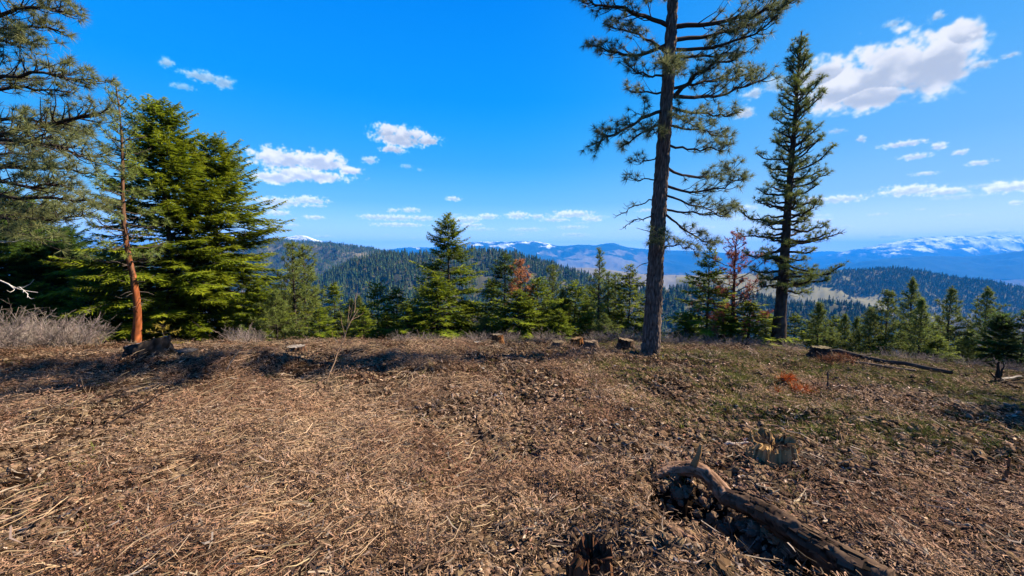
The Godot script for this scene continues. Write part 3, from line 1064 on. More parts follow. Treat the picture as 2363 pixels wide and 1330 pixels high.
	var mid := {"pts": [Vector3(-756.884, -131.946, -1150.000), Vector3(-645.558, -92.845, -1150.000), Vector3(-534.999, -58.801, -1150.000), Vector3(-473.253, -25.606, -1180.000), Vector3(-417.576, -3.423, -1200.000), Vector3(-367.008, 4.110, -1200.000), Vector3(-291.514, 1.600, -1200.000), Vector3(-193.858, 9.254, -1220.000), Vector3(-92.210, 14.457, -1230.000), Vector3(-1.936, 4.173, -1230.000), Vector3(75.582, -13.856, -1230.000), Vector3(169.001, -40.355, -1250.000), Vector3(261.584, -71.968, -1250.000), Vector3(354.477, -101.057, -1250.000), Vector3(500.616, -130.253, -1250.000), Vector3(660.983, -170.238, -1250.000)], "front": 640.0, "back": 500.0, "foot": -240.0, "rough": 26.0, "grain": 190.0, "bend": 1.15}
	build_hill("hill", "round dark wooded hill in the middle distance", mid, 140, 50, floor_c)
	forest("dense dark forest on the round middle hill", mid, 13000, Vector2(10, 19), 0.15, 1.03,
		func(p: Vector3, u: float, v: float) -> float:
			var bare := smoothstep(0.25, 0.4, fbm.get_noise_2d(p.x * 0.008 + 7.0, p.z * 0.008))
			return 1.0 - 0.85 * bare, 60)
	var right := {"pts": [Vector3(917.314, -119.202, -2300.000), Vector3(1108.697, -100.033, -2200.000), Vector3(1339.955, -90.763, -2200.000), Vector3(1467.712, -84.136, -2150.000), Vector3(1587.927, -75.512, -2100.000), Vector3(1764.585, -73.303, -2100.000), Vector3(1940.732, -64.469, -2100.000), Vector3(2054.556, -76.966, -2080.000), Vector3(2200.083, -106.071, -2050.000), Vector3(2317.132, -126.672, -2000.000), Vector3(2494.901, -154.177, -2000.000), Vector3(2744.699, -179.618, -2000.000), Vector3(3107.655, -209.365, -2000.000)], "front": 900.0, "back": 700.0, "foot": -400.0, "rough": 28.0, "grain": 300.0, "bend": 0.95}
	var meadow := func(p: Vector3, u: float, v: float) -> float:      # 1 on open grass
		var k := fbm.get_noise_2d(p.x * 0.004, p.z * 0.004)
		var a := smoothstep(0.03, -0.03, v - 0.93 + (u - 0.2) * 1.05 + k * 0.10) * smoothstep(0.56, 0.5, u)
		var b := smoothstep(0.32, 0.42, fbm.get_noise_2d(p.x * 0.01 + 50.0, p.z * 0.01)) * 0.55
		var c := smoothstep(0.62, 0.45, v + k * 0.3) * smoothstep(0.45, 0.6, u)
		return clampf(maxf(maxf(a, b), c * 0.8), 0.0, 1.0)
	build_hill("hill", "wooded hill with open tan meadows on the right", right, 160, 50,
		func(p: Vector3, u: float, v: float) -> Color:
			return Color(0.06, 0.055, 0.035).lerp(Color(0.15, 0.135, 0.07), meadow.call(p, u, v)))
	forest("blue green forest on the right hand hill", right, 9500, Vector2(11, 19), 0.1, 1.03, func(p: Vector3, u: float, v: float) -> float: return 1.0 - 0.96 * float(meadow.call(p, u, v)), 80)
	var low := {"pts": [Vector3(189.030, -93.334, -900.000), Vector3(289.566, -80.448, -950.000), Vector3(379.772, -76.419, -950.000), Vector3(470.231, -80.448, -950.000), Vector3(561.124, -92.549, -950.000), Vector3(652.742, -114.797, -950.000), Vector3(743.083, -110.745, -950.000), Vector3(807.183, -122.272, -930.000), Vector3(840.089, -141.397, -900.000), Vector3(919.281, -175.280, -900.000), Vector3(1026.934, -199.605, -900.000)], "front": 420.0, "back": 420.0, "foot": -330.0, "rough": 26.0, "grain": 170.0}
	build_hill("hill", "lower wooded spur between the two tall pines", low, 110, 40, floor_c)
	forest("dark forest on the lower spur", low, 7000, Vector2(10, 18), 0.05, 1.2,
		func(p: Vector3, _u: float, _v: float) -> float: return 1.0 - 0.85 * smoothstep(0.22, 0.36, fbm.get_noise_2d(p.x * 0.01, p.z * 0.01 + 60.0)), 90)


func build_trees() -> void:
	var cone := func(t: float) -> float: return pow(1.0 - t, 0.95) * (0.8 + 0.2 * smoothstep(0.0, 0.2, t)) + 0.02
	var column := func(t: float) -> float: return (0.55 + 0.45 * sin(PI * minf(t * 1.1 + 0.1, 1.0))) * pow(1.0 - t, 0.45) + 0.05
	var green := Color(0.15, 0.18, 0.042)
	var wood := Color(0.045, 0.035, 0.028)
	big_pine()
	edge_pine()
	# the second tall pine
	pine("pine_tree", "tall slim pine right of the big trunk, second tallest tree", 9.835, -15.000, 11.257, 3.000, {"seed": 12, "crown": 0.2, "n": 150, "r": 0.23, "sides": 16, "rings": 90, "lean": Vector3(0.25, 0, 0), "shape": func(t: float) -> float: return (1.0 - 0.2 * smoothstep(0.1, 0.0, t)) * pow(1.0 - t, 0.72) + 0.08,
		"tl": 0.17, "tn": 20, "tw": 0.006, "dens": 11.5, "bare": 0.12, "dead": 0.1, "e0": -0.25, "e1": 1.1, "twig": 0.5, "col": green * 0.8, "wood": wood, "bark0": Color(0.018, 0.014, 0.012), "bark1": Color(0.10, 0.075, 0.062)})
	pine("pine_tree", "thin crooked pine with an orange lower trunk on the left", -12.063, -13.000, 8.060, 2.326, {"seed": 31, "crown": 0.34, "n": 60, "r": 0.12, "sides": 12, "rings": 80, "kink": Vector3(0.17, 0, 0), "shape": func(t: float) -> float: return (0.9 - 0.3 * t) * pow(1.0 - t, 0.4) + 0.08,
		"tl": 0.17, "tn": 20, "tw": 0.006, "dens": 8.0, "bare": 0.2, "dead": 0.3, "e0": -0.2, "e1": 0.8, "twig": 0.5, "stubs": 34, "col": green * 1.15, "wood": wood * 1.4, "bark0": Color(0.05, 0.016, 0.008), "bark1": Color(0.38, 0.115, 0.042), "upper": [Color(0.04, 0.024, 0.017), Color(0.17, 0.085, 0.05)]})
	# firs on the left
	var big_fir := fir("fir_tree", "tallest dense fir on the left behind the orange trunk", -13.259, -16.000, 9.323, 5.558, {"seed": 1, "fine": 0.046, "bend": 0.66, "full": 1.25, "base": 0.1})
	fir("fir_tree", "second tall fir at the right end of the left clump", -12.810, -18.000, 9.034, 5.684, {"seed": 2, "fine": 0.05, "bend": 0.6, "full": 1.2, "tip": Color(0.23, 0.25, 0.014)})
	var dark_fir := fir("fir_tree", "dark dense fir at the left edge behind overhanging pine boughs", -22.963, -19.000, 7.243, 6.000, {"seed": 3, "fine": 0.044, "bend": 0.55, "full": 1.25, "dark": Color(0.016, 0.04, 0.012), "tip": Color(0.13, 0.20, 0.028)})
	var bright_fir := fir("fir_tree", "bright yellow green young fir left of the orange trunk", -15.309, -15.000, 2.855, 2.526, {"seed": 4, "fine": 0.044, "tip": Color(0.21, 0.24, 0.016)})
	copy(dark_fir, "dark fir between the left edge and the bright young fir", _at(Vector2(-24.272, -22.000)), 1.3, Vector3(0.95, 0.95, 0.95))
	copy(dark_fir, "dark fir behind the leafless thicket at the left edge", _at(Vector2(-20.515, -16.000)), 4.0, Vector3(0.8, 0.72, 0.8))
	copy(dark_fir, "dark lower fir between the thicket and the bright young fir", _at(Vector2(-18.990, -17.000)), 5.0, Vector3(0.7, 0.6, 0.7))
	copy(dark_fir, "dark fir filling the gap behind the orange trunk", _at(Vector2(-21.697, -23.000)), 2.6, Vector3(0.8, 0.85, 0.8))
	copy(bright_fir, "low bright fir at the foot of the dark left edge firs", _at(Vector2(-17.230, -15.000)), 0.9, Vector3(1.1, 0.8, 1.1))
	copy(bright_fir, "small fir against the right side of the left clump", _at(Vector2(-9.929, -16.000)), 2.0, Vector3(1.0, 0.9, 1.0))
	fir("fir_tree", "small yellowed fir sapling beside the flat topped big stump", -9.866, -11.500, 0.748, 0.968, {"seed": 6, "fine": 0.028, "full": 0.7, "dark": Color(0.14, 0.10, 0.02), "tip": Color(0.30, 0.24, 0.03)})
	# the row beyond the crest
	var p_far := {"tl": 0.14, "tn": 15, "tw": 0.0075, "dens": 8.5, "bare": 0.05, "e0": -0.05, "e1": 0.8, "twig": 0.5, "col": green, "wood": wood, "crown": 0.06, "n": 60, "shape": cone}
	var twin := pine("pine_tree", "loose green pine right of the left clump, left one of a pair", -9.313, -17.500, 4.391, 2.211, merged(p_far, {"seed": 41, "n": 90, "shape": column}))
	copy(twin, "loose green pine right of the left clump, right one of a pair", _at(Vector2(-9.355, -18.500)), 2.2, Vector3(1.28, 1.06, 1.28))
	var young := fir("fir_tree", "narrow young fir just right of the pair of loose pines", -7.176, -16.500, 2.528, 1.581, {"seed": 7, "fine": 0.052, "bend": 0.75})
	var low_pine := pine("pine_tree", "low bushy pine in front of the pair of loose pines", -8.956, -15.500, 2.045, 2.545, merged(p_far, {"seed": 42, "n": 76, "col": green * 0.9}))
	copy(low_pine, "small pine left of the bare sapling on the crest", _at(Vector2(-6.903, -17.500)), 1.0, Vector3(0.79, 0.95, 0.79))
	copy(low_pine, "small round topped pine behind the bare sapling", _at(Vector2(-6.905, -18.500)), 2.4, Vector3(0.77, 1.10, 0.77))
	var mid_fir := fir("fir_tree", "pointed yellow green fir left of the tall central fir", -5.763, -17.500, 2.702, 2.211, {"seed": 8, "fine": 0.044, "bend": 0.7, "tip": Color(0.21, 0.24, 0.016)})
	copy(young, "slim yellow green fir halfway to the tall central fir", _at(Vector2(-4.923, -17.500)), 1.9, Vector3(1.22, 0.98, 1.22))
	copy(low_pine, "short pine tucked beside the left skirt of the central fir", _at(Vector2(-4.201, -17.000)), 3.3, Vector3(0.64, 0.78, 0.64))
	fir("fir_tree", "tall broad central fir standing alone above the row", -2.777, -18.000, 5.912, 3.695, {"seed": 9, "fine": 0.044, "bend": 0.8, "full": 1.15, "tip": Color(0.21, 0.24, 0.016)})
	copy(bright_fir, "bright young fir in front of the tall central fir", _at(Vector2(-2.894, -16.000)), 0.3, Vector3(1.22, 0.95, 1.22))
	copy(young, "small fir at the right foot of the central fir", _at(Vector2(-1.660, -17.000)), 4.0, Vector3(1.41, 0.68, 1.41))
	fir("fir_tree", "dark fir left of the red topped dead pine", -0.308, -17.500, 4.062, 2.653, {"seed": 10, "fine": 0.044, "dark": Color(0.022, 0.046, 0.012), "tip": Color(0.10, 0.135, 0.018)})
	pine("dead_pine_tree", "dying pine with an orange red top in the middle of the row", 0.326, -16.500, 3.500, 1.667, merged(p_far, {"seed": 43, "crown": 0.5, "n": 44, "shape": column, "col": Color(0.40, 0.16, 0.065), "tn": 10}))
	copy(bright_fir, "yellow green young fir below the orange red top", _at(Vector2(0.240, -15.500)), 1.6, Vector3(1.02, 0.72, 1.02))
	copy(mid_fir, "yellow green fir right of the orange red top", _at(Vector2(1.030, -16.500)), 2.0, Vector3(1.09, 1.00, 1.09))
	copy(twin, "loose pine behind the yellow green firs in mid row", _at(Vector2(1.778, -18.000)), 0.7, Vector3(0.84, 0.83, 0.84))
	copy(low_pine, "small loose pine between two pointed firs in mid row", _at(Vector2(2.158, -17.500)), 5.0, Vector3(0.70, 1.18, 0.70))
	copy(mid_fir, "evenly pointed green fir behind the cut stumps", _at(Vector2(2.700, -17.500)), 4.4, Vector3(1.25, 1.03, 1.25))
	var slim := pine("pine_tree", "tallest thin bare stemmed pine left of the big trunk", 3.496, -16.500, 3.890, 1.285, merged(p_far, {"seed": 44, "crown": 0.2, "n": 60, "shape": column, "bare": 0.2}))
	copy(low_pine, "small pine left behind the thin bare stemmed pine", _at(Vector2(3.239, -18.000)), 0.2, Vector3(0.77, 1.10, 0.77))
	copy(slim, "thin pine close behind the tallest thin pine", _at(Vector2(4.002, -17.000)), 2.0, Vector3(1.15, 0.80, 1.15))
	copy(slim, "thin pine next to the dense fir left of the big trunk", _at(Vector2(4.527, -18.000)), 4.1, Vector3(1.15, 0.85, 1.15))
	fir("fir_tree", "dense fir close left of the big pine trunk", 4.729, -16.500, 3.364, 2.327, {"seed": 11, "fine": 0.049, "bend": 0.8, "dark": Color(0.018, 0.04, 0.012)})
	var broad := fir("fir_tree", "broad fir with a thin top right of the big pine trunk", 7.905, -16.500, 4.258, 2.814, {"seed": 13, "fine": 0.049, "bend": 0.85, "tip": Color(0.21, 0.24, 0.016)})
	copy(young, "tiny distant fir just right of the big trunk", _at(Vector2(11.949, -30.000)), 0.0, Vector3(1.15, 0.90, 1.15))
	pine("dead_pine_tree", "dead pine with sparse red needles left of the slim tall pine", 8.658, -16.000, 4.560, 3.032, merged(p_far, {"seed": 45, "crown": 0.14, "n": 66, "r": 0.11, "shape": column, "bare": 0.35, "dead": 0.2, "tl": 0.14, "tn": 14, "tw": 0.008, "e0": -0.1, "e1": 0.9, "col": Color(0.30, 0.085, 0.05), "wood": Color(0.06, 0.035, 0.03), "bark0": Color(0.03, 0.014, 0.012), "bark1": Color(0.13, 0.06, 0.045)}))
	copy(young, "small dark fir between the dead red pine and the slim tall pine", _at(Vector2(9.034, -15.500)), 2.2, Vector3(1.66, 0.72, 1.66))
	copy(mid_fir, "small fir tucked left of the slim tall pine trunk", _at(Vector2(10.292, -16.500)), 1.1, Vector3(0.90, 0.58, 0.90))
	# the right hand group
	copy(young, "tiny fir right of the slim tall pine trunk", _at(Vector2(11.129, -16.000)), 0.4, Vector3(0.8, 0.62, 0.8))
	var r_pine := pine("pine_tree", "dark pine with a rounded top, first of the right hand group", 12.041, -16.000, 2.082, 1.415, merged(p_far, {"seed": 46, "n": 76, "col": green * 0.85}))
	copy(r_pine, "short pine second from the left in the right hand group", _at(Vector2(13.487, -16.500)), 2.0, Vector3(0.75, 0.92, 0.75))
	copy(r_pine, "short pine third from the left in the right hand group", _at(Vector2(14.394, -17.000)), 3.6, Vector3(0.7, 0.93, 0.7))
	copy(r_pine, "wide low pine at the foot of the bare stemmed right pine", _at(Vector2(14.076, -16.000)), 5.2, Vector3(1.1, 1.05, 1.1))
	pine("pine_tree", "bare stemmed pine behind the fallen log", 14.253, -15.500, 2.788, 1.305, merged(p_far, {"seed": 47, "crown": 0.3, "n": 60, "shape": column, "col": green * 0.85}))
	pine("pine_tree", "tallest pine of the right hand group", 16.601, -17.000, 3.935, 1.861, merged(p_far, {"seed": 48, "n": 88, "crown": 0.2, "col": green * 0.9}))
	var late := pine("pine_tree", "pine leaning against the tallest one of the right hand group", 15.560, -15.500, 2.626, 1.468, merged(p_far, {"seed": 49, "n": 78, "crown": 0.15, "col": green}))
	pine("pine_tree", "broad pine in the middle of the right hand group", 18.226, -17.000, 3.679, 2.237, merged(p_far, {"seed": 50, "n": 92, "crown": 0.12, "col": green * 0.85}))
	pine("pine_tree", "broad open crowned pine, last but one on the right", 19.746, -17.000, 3.969, 2.505, merged(p_far, {"seed": 51, "n": 92, "crown": 0.14, "col": green * 0.9}))
	copy(late, "shadowed pine behind the two broad right hand pines", _at(Vector2(19.115, -17.000)), 2.0, Vector3(0.9, 0.85, 0.9))
	fir("fir_tree", "dark fir cut off by the right edge", 18.871, -15.000, 2.627, 1.974, {"seed": 14, "fine": 0.048, "dark": Color(0.022, 0.046, 0.012), "tip": Color(0.07, 0.11, 0.02)})
	copy(dark_fir, "small dark fir just inside the right edge", _at(Vector2(18.627, -15.500)), 0.5, Vector3(0.26, 0.36, 0.26))
	var fill := [[660, 30], [735, 28], [850, 33], [895, 30], [985, 28], [1135, 28], [1215, 32], [1262, 29], [1310, 34], [1362, 30], [1440, 31], [1490, 30], [1590, 32], [1660, 29], [1705, 34], [1790, 30], [1865, 33], [1915, 29], [1990, 31], [2065, 27], [2150, 29], [2205, 30], [2320, 26], [560, 26], [330, 27], [30, 26]]
	var said := ["small conifer behind the bushy pine right of the left clump", "small conifer right behind the pair of loose pines", "small conifer between the bare sapling and the pointed green fir", "small conifer in the gap left of the slim yellow green fir", "small conifer behind the left skirt of the central fir", "small conifer between the central fir and the dark fir", "small conifer behind the orange red top", "small conifer behind the loose pine of mid row", "small conifer left behind the evenly pointed green fir", "small conifer behind the thin bare stemmed pine", "small conifer behind the dense fir left of the big trunk", "small conifer showing just left of the big trunk", "small conifer in the gap between the big trunk and the broad fir", "small conifer between the broad fir and the dead red pine", "small conifer right behind the dead red pine", "small conifer behind the slim tall pine trunk", "small conifer in the gap right of the slim tall pine", "small conifer behind the first dark pine of the right hand group", "small conifer behind the short pines of the right hand group", "small conifer below the tallest right hand pine", "small conifer left behind the broad middle right hand pine", "small conifer right behind the broad middle right hand pine", "small conifer behind the right edge fir", "small conifer at the right foot of the second tall fir", "small conifer behind the biggest left stump", "small conifer hidden at the left edge behind the thicket"]
	rng.seed = 310
	for k in fill.size():
		var src: Node3D = [mid_fir, young, r_pine, low_pine][k % 4]
		var d: float = fill[k][1] * 0.72
		var s := rf(0.95, 1.4)
		copy(src, said[k], _at(Vector2((fill[k][0] - 1181.5) / 950.0 * d * 1.03, -d)), rf(0, TAU), Vector3(s, s, s), "small conifers half hidden behind the row")
	copy(twin, "pine just beyond the right edge that shades the right foreground", _at(Vector2(10.2, -5.7)), 0.0, Vector3(1.5, 1.1, 1.5))
	var low_row := [[672, 18, "low bright conifer at the foot of the pair of loose pines"], [745, 17, "low conifer between the pair of loose pines and the narrow young fir"], [795, 18, "low conifer right behind the bare sapling"], [845, 17, "low conifer left of the pointed yellow green fir"], [898, 18, "low conifer between the pointed fir and the slim fir"], [945, 17, "low conifer right of the slim yellow green fir"], [1120, 17, "low conifer between the central fir and the dark fir"], [1222, 18, "low conifer right below the orange red top"], [1288, 17, "low conifer left of the evenly pointed green fir"], [1352, 18, "low conifer right of the evenly pointed green fir"], [1392, 17, "low conifer at the foot of the thin bare stemmed pine"], [1428, 18, "low conifer left of the dense fir by the big trunk"], [1575, 18, "low conifer left of the broad fir with a thin top"], [1660, 18, "low conifer right of the broad fir with a thin top"], [1905, 18, "low conifer right of the first dark right hand pine"], [2020, 17, "low conifer left of the bare stemmed right pine"], [2150, 17, "low conifer left of the broad middle right hand pine"]]
	rng.seed = 320
	for k in low_row.size():
		var e: Array = low_row[k]
		var src: Node3D = [bright_fir, mid_fir, low_pine, young][k % 4]
		var d: float = e[1] * 0.9
		var h: float = [0.42, 0.5, 0.55, 0.5][k % 4] * rf(0.85, 1.2)
		copy(src, e[2], _at(Vector2((e[0] - 1181.5) / 950.0 * d * 1.03, -d)), rf(0, TAU), Vector3(h * 1.25, h, h * 1.25), "low conifers in the gaps of the row")
	# lower growth on the slope behind the row
	rng.seed = 300
	var places := []
	var colors := PackedColorArray()
	for k in 900:
		var d := 75.0 * pow(7.0, rng.randf())
		var x := d * rf(-1.25, 1.25)
		var s := rf(5.0, 11.0)
		places.append(Transform3D(Basis(Vector3.UP, rf(0, TAU)).scaled(Vector3(s, s, s)), Vector3(x, Gd(x, -d), -d)))
		var f := rf(0.7, 1.5)
		colors.append(Color(f * 1.1, f, f * 0.8))
	scatter("forest", M.tiny[0], M.leaf, places, colors, "young forest on the slope just below the clearing")


func merged(a: Dictionary, b: Dictionary) -> Dictionary:
	var r := a.duplicate()
	r.merge(b, true)
	return r


func _at(p: Vector2) -> Vector3:
	return Vector3(p.x, Gd(p.x, p.y) - 0.05, p.y)


func big_pine() -> void:
	rng.seed = 900
	var base: Vector3 = on(Vector2(3.426, -10.000))
	var root := thing("pine_tree", "big foreground pine with a thick dark trunk running out of the top", "tree", base)
	var pts := []
	for p in [Vector3(3.401, -1.016, -10.000), Vector3(3.430, -0.527, -10.000), Vector3(3.475, 0.969, -10.000), Vector3(3.531, 2.740, -10.000), Vector3(3.612, 4.563, -10.000), Vector3(3.682, 6.333, -10.000), Vector3(3.721, 7.675, -10.000), Vector3(3.782, 9.542, -10.000), Vector3(3.840, 11.352, -10.000)]:
		pts.append(p - base)
	part("trunk", trunk_mesh(pts, [0.26, 0.212, 0.184, 0.165, 0.146, 0.125, 0.105, 0.065, 0.015], 72, 420, 0.04, Color(0.022, 0.016, 0.013), Color(0.2, 0.145, 0.115), 9.0), M.rough, root)
	var o := {"tl": 0.19, "tn": 42, "tw": 0.0042, "dens": 12.0, "twig": 0.7, "col": Color(0.125, 0.14, 0.06), "wood": Color(0.045, 0.035, 0.028)}
	var leaf := MB.new()
	leaf.smooth = false
	var limbs := [
		[Vector3(3.675, 6.893, -10.000), Vector3(2.544, 7.122, -9.600), Vector3(1.626, 6.944, -9.200), 0.055, 0.05],
		[Vector3(3.666, 6.527, -10.000), Vector3(2.800, 6.175, -10.300), Vector3(1.994, 6.781, -10.600), 0.05, 0.05],
		[Vector3(3.655, 6.236, -10.000), Vector3(3.290, 7.129, -10.600), Vector3(2.472, 7.443, -11.000), 0.04, 0.1],
		[Vector3(3.636, 5.846, -10.000), Vector3(2.941, 5.529, -9.700), Vector3(2.562, 5.912, -9.500), 0.03, 0.15],
		[Vector3(3.629, 5.405, -10.000), Vector3(3.266, 5.557, -10.400), Vector3(2.949, 5.816, -10.800), 0.03, 0.2],
		[Vector3(3.599, 5.010, -10.000), Vector3(2.638, 4.588, -9.600), Vector3(1.867, 4.031, -9.200), 0.045, 0.05],
		[Vector3(3.586, 4.762, -10.000), Vector3(3.050, 4.446, -10.300), Vector3(2.733, 4.385, -10.700), 0.03, 0.25],
		[Vector3(3.557, 4.012, -10.000), Vector3(3.194, 3.751, -10.200), Vector3(3.007, 3.951, -10.400), 0.022, 0.5],
		[Vector3(3.542, 3.425, -10.000), Vector3(3.027, 3.339, -9.800), Vector3(2.554, 3.459, -9.600), 0.02, 0.75],
		[Vector3(3.524, 2.976, -10.000), Vector3(3.057, 2.889, -10.200), Vector3(2.626, 2.604, -10.400), 0.02, 0.97],
		[Vector3(3.512, 2.648, -10.000), Vector3(2.998, 2.415, -9.800), Vector3(2.599, 2.319, -9.600), 0.02, 0.97],
		[Vector3(3.806, 6.893, -10.000), Vector3(4.955, 6.846, -9.700), Vector3(6.103, 7.061, -9.400), 0.06, 0.03],
		[Vector3(3.835, 6.604, -10.000), Vector3(5.172, 6.823, -10.300), Vector3(6.511, 7.550, -10.700), 0.055, 0.03],
		[Vector3(3.822, 6.381, -10.000), Vector3(4.931, 6.144, -9.600), Vector3(5.668, 6.619, -9.200), 0.045, 0.05],
		[Vector3(3.806, 6.236, -10.000), Vector3(4.915, 6.463, -10.600), Vector3(6.092, 6.901, -11.200), 0.04, 0.1],
		[Vector3(3.795, 5.297, -10.000), Vector3(4.115, 5.766, -9.700), Vector3(4.833, 5.930, -9.400), 0.06, 0.03],
		[Vector3(3.794, 5.336, -10.000), Vector3(5.025, 5.316, -10.300), Vector3(6.290, 5.966, -10.600), 0.05, 0.08],
		[Vector3(3.768, 5.503, -10.000), Vector3(4.722, 5.894, -10.600), Vector3(6.176, 6.250, -11.000), 0.04, 0.1],
		[Vector3(3.761, 5.079, -10.000), Vector3(4.449, 4.715, -9.700), Vector3(5.015, 4.736, -9.500), 0.038, 0.2],
		[Vector3(3.753, 4.662, -10.000), Vector3(4.567, 4.681, -10.400), Vector3(5.434, 4.670, -10.800), 0.03, 0.25],
		[Vector3(3.736, 4.203, -10.000), Vector3(4.322, 3.993, -9.800), Vector3(4.881, 4.060, -9.600), 0.032, 0.2],
		[Vector3(3.721, 3.668, -10.000), Vector3(4.525, 3.337, -10.200), Vector3(5.481, 3.741, -10.400), 0.036, 0.15],
		[Vector3(3.713, 3.252, -10.000), Vector3(4.415, 2.925, -9.700), Vector3(5.120, 3.287, -9.400), 0.036, 0.15],
		[Vector3(3.699, 3.027, -10.000), Vector3(4.592, 2.722, -10.300), Vector3(5.589, 2.678, -10.600), 0.03, 0.15],
		[Vector3(3.698, 2.699, -10.000), Vector3(4.181, 2.596, -9.600), Vector3(4.808, 2.498, -9.300), 0.03, 0.12],
		[Vector3(3.691, 2.586, -10.000), Vector3(4.356, 2.078, -10.200), Vector3(5.101, 1.904, -10.400), 0.03, 0.15],
		[Vector3(3.673, 1.757, -10.000), Vector3(3.930, 2.029, -9.800), Vector3(4.297, 1.600, -9.600), 0.022, 0.08],
		[Vector3(3.645, 5.895, -10.000), Vector3(3.244, 5.776, -9.200), Vector3(3.165, 5.420, -8.600), 0.035, 0.08],
		[Vector3(3.725, 4.911, -10.000), Vector3(3.691, 4.725, -9.300), Vector3(3.728, 4.264, -8.700), 0.03, 0.15],
		[Vector3(3.669, 5.749, -10.000), Vector3(4.030, 6.397, -10.800), Vector3(4.449, 6.639, -11.600), 0.035, 0.1],
		[Vector3(3.572, 4.563, -10.000), Vector3(3.213, 4.385, -9.400), Vector3(2.906, 4.192, -8.900), 0.03, 0.15],
		[Vector3(3.594, 2.328, -10.000), Vector3(3.397, 2.050, -9.600), Vector3(3.394, 1.843, -9.300), 0.016, 0.1],
	]
	for k in 38:                                        # the crown goes on above the frame
		var t := (k + rf(0, 0.8)) / 38.0
		var p: Vector3 = pts[6].lerp(pts[8], t)
		var a := k * 2.4
		var l := lerpf(2.9, 0.6, t) * rf(0.7, 1.1)
		var h := Vector3(cos(a), 0, sin(a))
		limbs.append([p + base, p + base + (h + Vector3(0, 0.15, 0)) * l * 0.5, p + base + (h + Vector3(0, 0.5, 0)) * l, 0.04, 0.05])
	for l in limbs:
		var wood := MB.new()
		pine_limb(wood, leaf, curve(l[0] - base, l[1] - base, l[2] - base, 10, 0.05), l[3], o, l[4])
		part("limb", wood.mesh(), M.rough, root)
	for y in [540, 602, 632, 700, 655, 690]:            # dead stubs on the bare trunk
		var wood := MB.new()
		var k: float = (815.0 - y) / 815.0
		var p: Vector3 = Vector3(lerpf(0.0, 0.5, k), (590.0 - y) / 950.0 * 10.0 + 1.6 - base.y, 0)
		var d := Vector3(-1, rf(-0.2, 0.3), rf(-0.4, 0.4))
		var l := rf(0.25, 0.75)
		wood.tube(curve(p, p + d * l * 0.6, p + d * l + Vector3(0, rf(-0.1, 0.1), 0), 5, 0.02), 0.014, 0.005, 5, o.wood, o.wood)
		part("dead_twig", wood.mesh(), M.rough, root)
	part("needles", leaf.mesh(), M.needle, root, "stuff")


